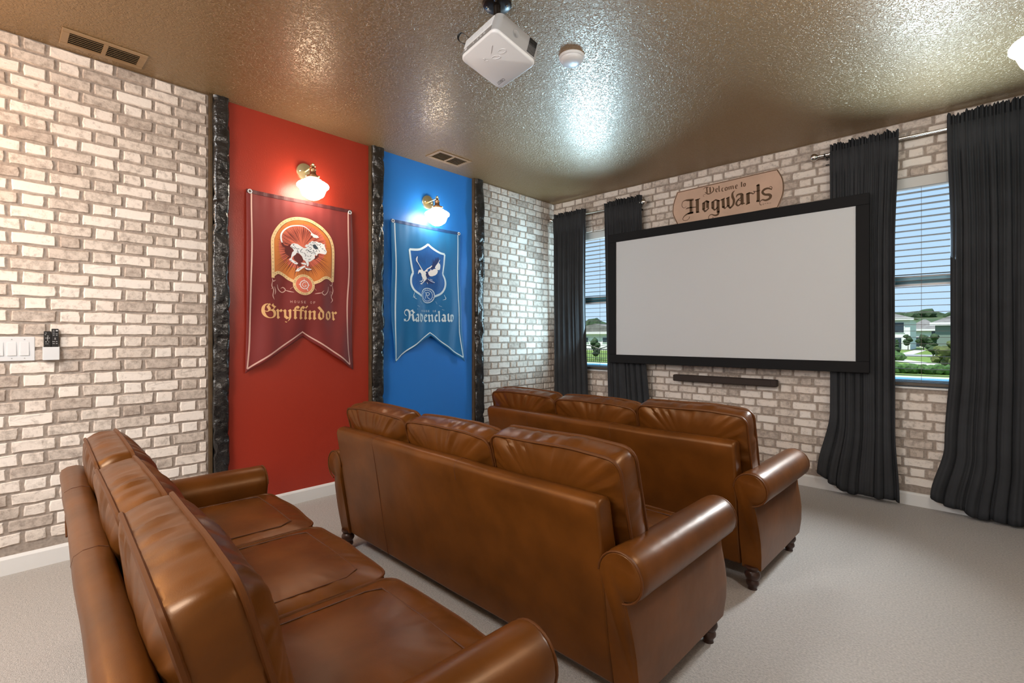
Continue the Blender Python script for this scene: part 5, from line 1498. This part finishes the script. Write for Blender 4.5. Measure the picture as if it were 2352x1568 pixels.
def make_sofa():
    root = empty('sofa', (0, 0, 0))
    WB = 0.855
    # ---- upholstered back frame
    prof = [(0.005, 0.098), (-0.020, 0.25), (-0.052, 0.46), (-0.078, 0.625), (-0.087, 0.674), (-0.082, 0.694), (-0.066, 0.704), (-0.040, 0.707), (-0.020, 0.700), (-0.010, 0.684), (0.006, 0.60), (0.052, 0.40), (0.095, 0.20), (0.110, 0.098)]
    m = MB()
    nx = 40
    for i in range(nx + 1):
        x = -WB + 2 * WB * i / nx
        for (y, z) in prof:
            dz = 0.004 * noise.noise(Vector((x * 3.1, 0.5, 0))) if z > 0.6 else 0
            dy = 0.003 * noise.noise(Vector((x * 4, z * 5, 2)))
            m.v.append((x, y + dy, z + dz))
    n = len(prof)
    for i in range(nx):
        for k in range(n):
            j = (k + 1) % n
            m.f.append((i * n + k, i * n + j, (i + 1) * n + j, (i + 1) * n + k))
    m.f.append(tuple(range(n)))
    m.f.append(tuple(nx * n + k for k in range(n))[::-1])
    bf = m.build('back_frame', M['leather'], root, smooth=True, bevel=0.012, seg=3, angle=60)
    MB().tube([(-0.47, y - 0.0005, z) for y, z in prof[:4]] + [(-0.47, y, z + 0.001) for y, z in prof[4:9]], 0.0016, 5).build('seam', M['seam'], bf)
    MB().tube([(0.17, y - 0.0005, z + 0.001) for y, z in prof[3:9]], 0.0016, 5).build('seam', M['seam'], bf)
    # ---- seat platform
    MB().box(-0.86, 0.86, 0.10, 0.625, 0.11, 0.30).build('seat_platform', M['leather'], root, bevel=0.02, seg=3)
    # ---- rolled arms
    def arm(s):
        xc, zc, r = 0.918, 0.487, 0.079
        P = [(0.862, 0.100), (0.858, 0.25), (0.856, 0.42)]
        a0, a1 = pi * 0.99, -pi * 0.46
        for k in range(17):
            a = a0 + (a1 - a0) * k / 16
            P.append((xc + r * cos(a) * 1.0, zc + r * sin(a)))
        P += [(0.936, 0.398), (0.944, 0.36), (0.951, 0.30), (0.955, 0.24), (0.954, 0.17), (0.948, 0.100)]
        n = len(P)
        m = MB()
        ys = [-0.066, -0.060, -0.03, 0.05, 0.2, 0.35, 0.5, 0.60, 0.640, 0.652, 0.656]
        for q, y in enumerate(ys):
            inset = {0: 0.010, 1: 0.003, 9: 0.004, 10: 0.012}.get(q, 0.0)
            for (x, z) in P:
                dx, dz = x - xc, z - zc
                L = sqrt(dx * dx + dz * dz) + 1e-6
                k = max(0.0, min(1.0, 0.8 * r / L))
                x2 = x - dx / L * inset * (0.6 if L > r * 1.3 else 1)
                z2 = z - (dz / L * inset if L < r * 1.3 else 0)
                yy = y
                if y > 0.55:     # front of the panel: pulled in below the roll, bulging above the foot
                    t = max(0.0, min(1.0, (0.41 - z) / 0.31))
                    yy += (-0.012 * (1 - (2 * t - 1) ** 2) * 0 + 0.026 * sin(pi * t) - 0.030 * min(1, t * 6) * (1 if t > 0 else 0) + 0.018 * t) * ((y - 0.55) / 0.106)
                if y < 0.06:     # rear face rakes with the back frame
                    yy += 0.062 * max(0.0, 1 - max(0.0, z - 0.1) / 0.36) * (0.06 - y) / 0.126
                wv = 0.0018 * noise.noise(Vector((x * 9, y * 22, z * 9)))
                m.v.append((s * (x2 + wv * (1 if x > xc else -1)), yy, z2 + wv * (1 if z > zc else 0)))
        for i in range(len(ys) - 1):
            for k in range(n):
                j = (k + 1) % n
                m.f.append((i * n + k, i * n + j, (i + 1) * n + j, (i + 1) * n + k))
        m.f.append(tuple(range(n)))
        m.f.append(tuple((len(ys) - 1) * n + k for k in range(n))[::-1])
        o = m.build('arm', M['leather'], root, smooth=True)
        # welt around the scroll, rear and front
        for y in (-0.064, 0.653):
            w = [(s * (xc + (r - 0.004) * cos(a0 + (a1 - a0) * k / 20)), y, zc + (r - 0.004) * sin(a0 + (a1 - a0) * k / 20)) for k in range(21)]
            MB().tube(w, 0.0036, 6).build('welt', M['piping'], o, smooth=True)
        return o
    arm(1)
    arm(-1)
    # ---- seat cushions
    for k in range(3):
        cx = (k - 1) * 0.572
        w = 0.566
        m, pipes = cushion_mesh(w, 0.53, 0.135, 0.05, 0.026, 0.004, 11 + k, wr=0.0025)
        T = Matrix.Translation((cx, 0.395, 0.372)) @ Matrix(((1, 0, 0, 0), (0, 0, 1, 0), (0, 1, 0, 0), (0, 0, 0, 1)))
        m.v = [tuple(T @ Vector(p)) for p in m.v]
        c = m.build('seat_cushion', M['leather'], root, smooth=True)
        MB().tube([tuple(T @ Vector(p)) for p in pipes[1]], 0.0045, 6, closed=True).build('piping', M['piping'], c, smooth=True)
        MB().tube([tuple(T @ Vector(p)) for p in pipes[0]], 0.0045, 6, closed=True).build('piping', M['piping'], c, smooth=True)
        # stitched seam set in from the edge of the seat
        def top(x, y):
            sx_, sy_ = abs(x) / (w / 2), abs(y) / 0.265
            s_ = max(sx_, sy_)
            return 0.0675 + 0.026 * (1 - s_ ** 3.2)
        u = [(-w * 0.40, -0.22), (-w * 0.40, 0.0), (-w * 0.40, 0.150), (-w * 0.36, 0.195), (0, 0.20), (w * 0.36, 0.195), (w * 0.40, 0.150), (w * 0.40, 0.0), (w * 0.40, -0.22)]
        line = []
        for p, q in zip(u, u[1:]):
            for i in range(6):
                line.append((p[0] + (q[0] - p[0]) * i / 6, p[1] + (q[1] - p[1]) * i / 6))
        line.append(u[-1])
        MB().tube([(cx + x, 0.395 + y, 0.372 + top(x, y) + 0.0012) for x, y in line], 0.0022, 5).build('seam', M['seam'], c)
    # ---- back cushions
    spec = [(-0.590, 0.586, 21, 0.400, 0.0, 0.0), (0.0, 0.586, 22, 0.400, -0.008, 0.4), (0.592, 0.588, 23, 0.412, 0.008, -0.6)]
    for cx, w, seed, h, dz, tw in spec:
        m, pipes = cushion_mesh(w, h, 0.092, 0.042, 0.062, 0.034, seed, wr=0.0085)
        T = Matrix.Translation((cx, 0.084, 0.620 + dz)) @ Matrix.Rotation(radians(15), 4, 'X') @ Matrix.Rotation(radians(tw), 4, 'Z')
        m.v = [tuple(T @ Vector(p)) for p in m.v]
        c = m.build('back_cushion', M['leather'], root, smooth=True)
        for p_ in pipes:
            MB().tube([tuple(T @ Vector(p)) for p in p_], 0.0060, 6, closed=True).build('piping', M['piping'], c, smooth=True)
    # ---- turned feet
    for x in (-0.905, 0.905):
        for y in (0.01, 0.60):
            MB().lathe([(0.034, 0.112), (0.036, 0.104), (0.031, 0.098), (0.027, 0.088), (0.034, 0.078), (0.036, 0.066), (0.031, 0.054), (0.025, 0.046), (0.029, 0.036), (0.029, 0.026), (0.021, 0.016), (0.019, 0.008), (0.021, 0.0)], c=(x, y, 0), n=20).build('leg', M['dark_wood'], root, smooth=True)
    return root

sofa = make_sofa()
SOFAS = [((1.877, -3.140, 0), -0.022, 'tan leather sofa in the middle row with its back to us'),
         ((1.887, -2.005, 0), -0.020, 'tan leather sofa in the row nearest the projection screen'),
         ((1.885, -4.276, 0), -0.050, 'tan leather sofa in the rear row, closest to us')]
for i, (loc, rz, lab) in enumerate(SOFAS):
    o = sofa if i == 0 else copy_tree(sofa)
    o.location = loc
    o.rotation_euler = (0, 0, rz)
    tag(o, lab, 'sofa', 'rows of tan leather theatre sofas')

# ------------------------------------------------------------------ the view outside
GZ = -0.9
M['grass'] = mat('sunlit_lawn', (0.12, 0.19, 0.030), 0.9, var=(0.35, 0.75, 1.25), bump=[(30, 0.5, 0.03, 3)])
M['hedge'] = mat('hedge_green', (0.035, 0.085, 0.012), 0.8, var=(6, 0.5, 1.5))
M['leaf_dark'] = mat('dark_tree_green', (0.018, 0.040, 0.009), 0.8, var=(2.0, 0.5, 1.6))
M['leaf_olive'] = mat('olive_bush_green', (0.060, 0.075, 0.014), 0.8, var=(3.0, 0.5, 1.6))
M['hill'] = mat('far_hill_green', (0.045, 0.085, 0.016), 0.9, var=(0.06, 0.6, 1.4))
M['stucco'] = mat('white_stucco', (0.72, 0.71, 0.69), 0.8)
M['stucco_green'] = mat('grey_green_siding', (0.15, 0.19, 0.16), 0.8)
M['shingle'] = mat('grey_shingle', (0.16, 0.15, 0.14), 0.85, var=(1.5, 0.8, 1.2))
M['house_glass'] = mat('dark_house_window', (0.03, 0.04, 0.05), 0.1)
M['concrete'] = mat('pale_concrete', (0.50, 0.49, 0.46), 0.85)
M['road'] = mat('grey_asphalt', (0.26, 0.26, 0.26), 0.9)
M['pool'] = mat('pool_water', (0.035, 0.24, 0.42), 0.25)
M['bark'] = mat('tree_bark', (0.06, 0.045, 0.03), 0.9)

g = MB()
g.box(-90, 60, 0.15, 140, GZ - 0.5, GZ)
struct(g.build('ground', M['grass']), 'sunlit green lawn outside the windows')
# house foundation below our room so that the room does not hover over the lower lawn
struct(MB().box(-0.15, XR + 0.15, YR - 0.15, 0.15, GZ - 0.3, -0.12).build('foundation', M['concrete']))

hill = MB()
NX, NY = 60, 10
for j in range(NY + 1):
    for i in range(NX + 1):
        x = -260 + 420 * i / NX
        y = 138 + 150 * j / NY
        z = GZ - 0.2 + 11.5 * (j / NY) ** 0.75 + 1.2 * noise.noise(Vector((x * 0.02, y * 0.02, 1))) * (j > 0)
        hill.v.append((x, y, z))
for j in range(NY):
    for i in range(NX):
        a = j * (NX + 1) + i
        hill.f.append((a, a + 1, a + NX + 2, a + NX + 1))
struct(hill.build('hill', M['hill'], smooth=True), 'low green hill behind the houses')

def blob(m, c, r, seed, sub=2, sq=0.85):
    bm = bmesh.new()
    bmesh.ops.create_icosphere(bm, subdivisions=sub, radius=1)
    b = len(m.v)
    for vv in bm.verts:
        k = 1 + 0.35 * noise.noise(vv.co * 2.1 + Vector((seed * 3.7, 0, 0))) + 0.20 * noise.noise(vv.co * 6 + Vector((0, seed, 0)))
        m.v.append((c[0] + vv.co.x * r * k, c[1] + vv.co.y * r * k, c[2] + vv.co.z * r * k * sq))
    m.f += [tuple(b + q.index for q in fa.verts) for fa in bm.faces]
    bm.free()

def tree(x, y, h, w, label, m_leaf, seed, group, cat='tree', trunk=0.35, nb=7, cone=False, base=None):
    root = empty('garden_tree' if cat == 'tree' else 'garden_bush', (x, y, GZ if base is None else base))
    tag(root, label, cat, group)
    rnd = random.Random(seed)
    m = MB()
    for k in range(nb):
        t = k / max(1, nb - 1)
        zz = h * (trunk + (1 - trunk) * (0.15 + 0.75 * t))
        rr = w * (0.42 - 0.28 * t if cone else 0.34)
        sp = w * (0.22 * (1 - t) if cone else 0.26)
        blob(m, (rnd.uniform(-sp, sp), rnd.uniform(-sp, sp), zz), rr, seed + k * 1.7)
    m.build('foliage', m_leaf, root)
    if trunk > 0.05:
        MB().tube([(0, 0, -0.02), (0.02, 0, h * (trunk + 0.3))], [0.05 * w, 0.03 * w], 7).build('trunk', M['bark'], root)
    return root

def house(x0, x1, y0, y1, zw, zr, label, wall_mat, wins, gable='hip', storeys=()):
    cx, cy = (x0 + x1) / 2, (y0 + y1) / 2
    root = empty('far_house', (cx, cy, GZ))
    tag(root, label, 'house', 'houses across the street')
    w, d = (x1 - x0) / 2, (y1 - y0) / 2
    zw -= GZ; zr -= GZ
    MB().box(-w, w, -d, d, 0, zw).build('walls', wall_mat, root)
    o = 0.5
    if gable == 'hip':
        rl = max(0.2, w - d)
        rv = [(-w - o, -d - o, zw), (w + o, -d - o, zw), (w + o, d + o, zw), (-w - o, d + o, zw), (-rl, 0, zr), (rl, 0, zr)]
        rf = [(0, 1, 5, 4), (1, 2, 5), (2, 3, 4, 5), (3, 0, 4), (3, 2, 1, 0)]
    else:
        rv = [(-w - o, -d - o, zw), (w + o, -d - o, zw), (w + o, d + o, zw), (-w - o, d + o, zw), (-w * 0.0, -d - o, zr), (-w * 0.0, d + o, zr)]
        rf = [(0, 1, 4), (2, 3, 5), (1, 2, 5, 4), (3, 0, 4, 5), (3, 2, 1, 0)]
    m = MB(); m.v, m.f = rv, rf
    m.build('roof', M['shingle'], root)
    MB().box(-w - o, w + o, -d - o - 0.05, -d - o + 0.05, zw - 0.3, zw + 0.05).build('fascia', M['stucco'], root)
    for (wx, wz, ww, wh) in wins:
        f = MB().box(wx - ww / 2 - 0.12, wx + ww / 2 + 0.12, -d - 0.08, -d, wz - wh / 2 - 0.12, wz + wh / 2 + 0.12).build('window', M['stucco'], root)
        MB().box(wx - ww / 2, wx + ww / 2, -d - 0.11, -d - 0.06, wz - wh / 2, wz + wh / 2).build('pane', M['house_glass'], f)
    return root
# seen through the right window
house(-16.0, -3.6, 97, 109, 4.2, 6.3, 'tall white house with grey roof at left of the right window view', M['stucco'], [(-1.5, 3.6, 1.2, 1.2), (2.2, 3.6, 1.2, 1.2), (4.6, 3.6, 1.6, 1.6), (4.2, 1.0, 1.8, 1.8)])
house(-5.6, -0.6, 117, 126, 2.6, 4.6, 'low white house with porch in the middle of the right window view', M['stucco'], [(-1.6, 2.9, 0.7, 0.7), (1.6, 2.9, 0.7, 0.7), (-1.2, 1.1, 1.4, 1.8), (1.0, 1.1, 1.0, 2.0)])
house(0.3, 9.0, 76, 86, 2.9, 5.2, 'grey green house at the right of the right window view', M['stucco_green'], [(-1.2, 2.6, 0.4, 1.2), (2.5, 2.4, 1.0, 1.4)], gable='hip')
# seen through the left window
house(-45.0, -33.0, 60, 72, 1.9, 3.2, 'white house with low gable seen through the left window', M['stucco'], [(-1.8, 1.6, 0.7, 0.7), (1.6, 1.6, 0.7, 0.7), (4.4, 1.6, 0.7, 0.7), (0.2, 0.5, 0.9, 0.9)], gable='gable')

struct(MB().box(-60, 40, 62, 70, GZ, GZ + 0.02).build('road', M['road']), 'grey street in front of the houses')
walk = MB()
for k in range(7):
    x, y = -1.8 + k * 0.75, 53 - k * 2.2
    Mx = Matrix.Translation((x, y, GZ + 0.012)) @ Matrix.Rotation(radians(19), 4, 'Z')
    walk.box(-0.75, 0.75, -1.2, 1.2, -0.012, 0.012, Mx)
struct(walk.build('sidewalk', M['concrete']), 'pale curved garden walk on the lawn')
struct(MB().box(-2.8, -1.4, 70, 96, GZ, GZ + 0.025).build('driveway', M['concrete']))

pl = empty('swimming_pool', (-6.0, 25.5, GZ))
tag(pl, 'long blue swimming pool with white edge beyond the windows', 'swimming pool')
MB().box(-14, 14, -1.9, 1.9, 0.0, 0.03).build('water', M['pool'], pl)
MB().box(-14.4, 14.4, 1.9, 2.35, 0.0, 0.07).build('coping', M['stucco'], pl)
MB().box(-14.4, 14.4, -2.35, -1.9, 0.0, 0.05).build('coping', M['stucco'], pl)
struct(MB().box(-60, 30, 0.15, 23.1, GZ, GZ + 0.01).build('bounce_deck', M['stucco']), 'unseen pale deck added to bounce sunlight indoors')  # out of view, added to reflect sunlight up through the windows

hd = MB()
rnd = random.Random(21)
for k in range(46):
    blob(hd, (-11 + k * 0.38, rnd.uniform(-0.15, 0.15), 0.26), rnd.uniform(0.30, 0.38), k * 1.3, sub=2, sq=0.9)
ho = hd.build('clipped_hedge', M['hedge'])
ho.location = (1.5, 31.5, GZ)
tag(ho, 'low clipped green hedge behind the pool', 'hedge')

tree(2.55, 41.0, 1.75, 1.15, 'olive bush at the right edge of the right window view', M['leaf_olive'], 1, 'bushes on the lawn', 'bush', 0.0)
tree(1.75, 46.5, 1.25, 1.0, 'olive bush just left of the bigger olive bush', M['leaf_olive'], 2, 'bushes on the lawn', 'bush', 0.0)
tree(-1.9, 58.0, 1.9, 0.9, 'dark conical tree at the left of the right window view', M['leaf_dark'], 3, 'trees by the street', 'tree', 0.05, cone=True)
tree(-1.3, 50.0, 0.6, 1.3, 'low dark shrub below the conical tree', M['hedge'], 8, 'bushes on the lawn', 'bush', 0.0)
tree(-3.5, 92.0, 2.3, 1.1, 'small round street tree before the porch, left one', M['leaf_dark'], 4, 'trees by the street')
tree(-1.7, 92.5, 2.1, 1.6, 'wider round street tree before the porch, right one', M['leaf_dark'], 5, 'trees by the street')
tree(0.74, 61.4, 2.3, 1.1, 'dark bushy tree in front of the grey green house', M['leaf_dark'], 6, 'trees by the street', 'tree', 0.1)
tree(-21.9, 34.0, 1.9, 0.9, 'narrow dark tree at left of the left window view', M['leaf_dark'], 11, 'trees by the pool fence', 'tree', 0.15)
tree(-19.2, 35.6, 1.9, 1.0, 'narrow dark tree at right of the left window view', M['leaf_dark'], 12, 'trees by the pool fence', 'tree', 0.15)
tl = MB()
for k in range(70):
    x = -230 + k * 5.2 + rnd.uniform(-2, 2)
    blob(tl, (x, 283 + rnd.uniform(-5, 5), 10.2 + rnd.uniform(-0.8, 1.3)), rnd.uniform(2.6, 4.6), k * 2.1, sub=2, sq=0.7)
tag(tl.build('treeline', M['leaf_dark']), 'dark treeline along the hilltop', 'trees', kind='stuff')
tl = MB()
for k in range(16):
    blob(tl, (-64 + k * 2.7 + rnd.uniform(-1, 1), 86 + rnd.uniform(-2, 2), 2.0 + rnd.uniform(-0.4, 0.9)), rnd.uniform(1.7, 2.6), 50 + k * 2.1, sub=2, sq=0.95)
tag(tl.build('grove', M['leaf_dark']), 'dark green wood behind the white gabled house', 'trees', kind='stuff')

fe = empty('pool_fence', (-19, 30.2, GZ))
tag(fe, 'black metal pool fence with arched top in the left window', 'fence')
MB().box(-6, 6, -0.02, 0.02, 1.05, 1.10).build('rail', M['black_metal'], fe)
MB().box(-6, 6, -0.02, 0.02, 0.12, 0.16).build('rail', M['black_metal'], fe)
ar = MB()
for k in range(4):
    x0 = -6 + 3 * k
    ar.tube([(x0 + 3 * q / 10, 0, 1.08 + 0.30 * sin(pi * q / 10)) for q in range(11)], 0.035, 5)
ar.build('arched_rail', M['black_metal'], fe)
me = MB().box(-0.014, 0.014, -0.014, 0.014, 0.0, 1.08).mesh('picket')
me.materials.append(M['black_metal'])
for k in range(61):
    o = bpy.data.objects.new('picket', me)
    COL.objects.link(o)
    o.parent = fe
    o.location = (-6 + 0.2 * k, 0, 0)
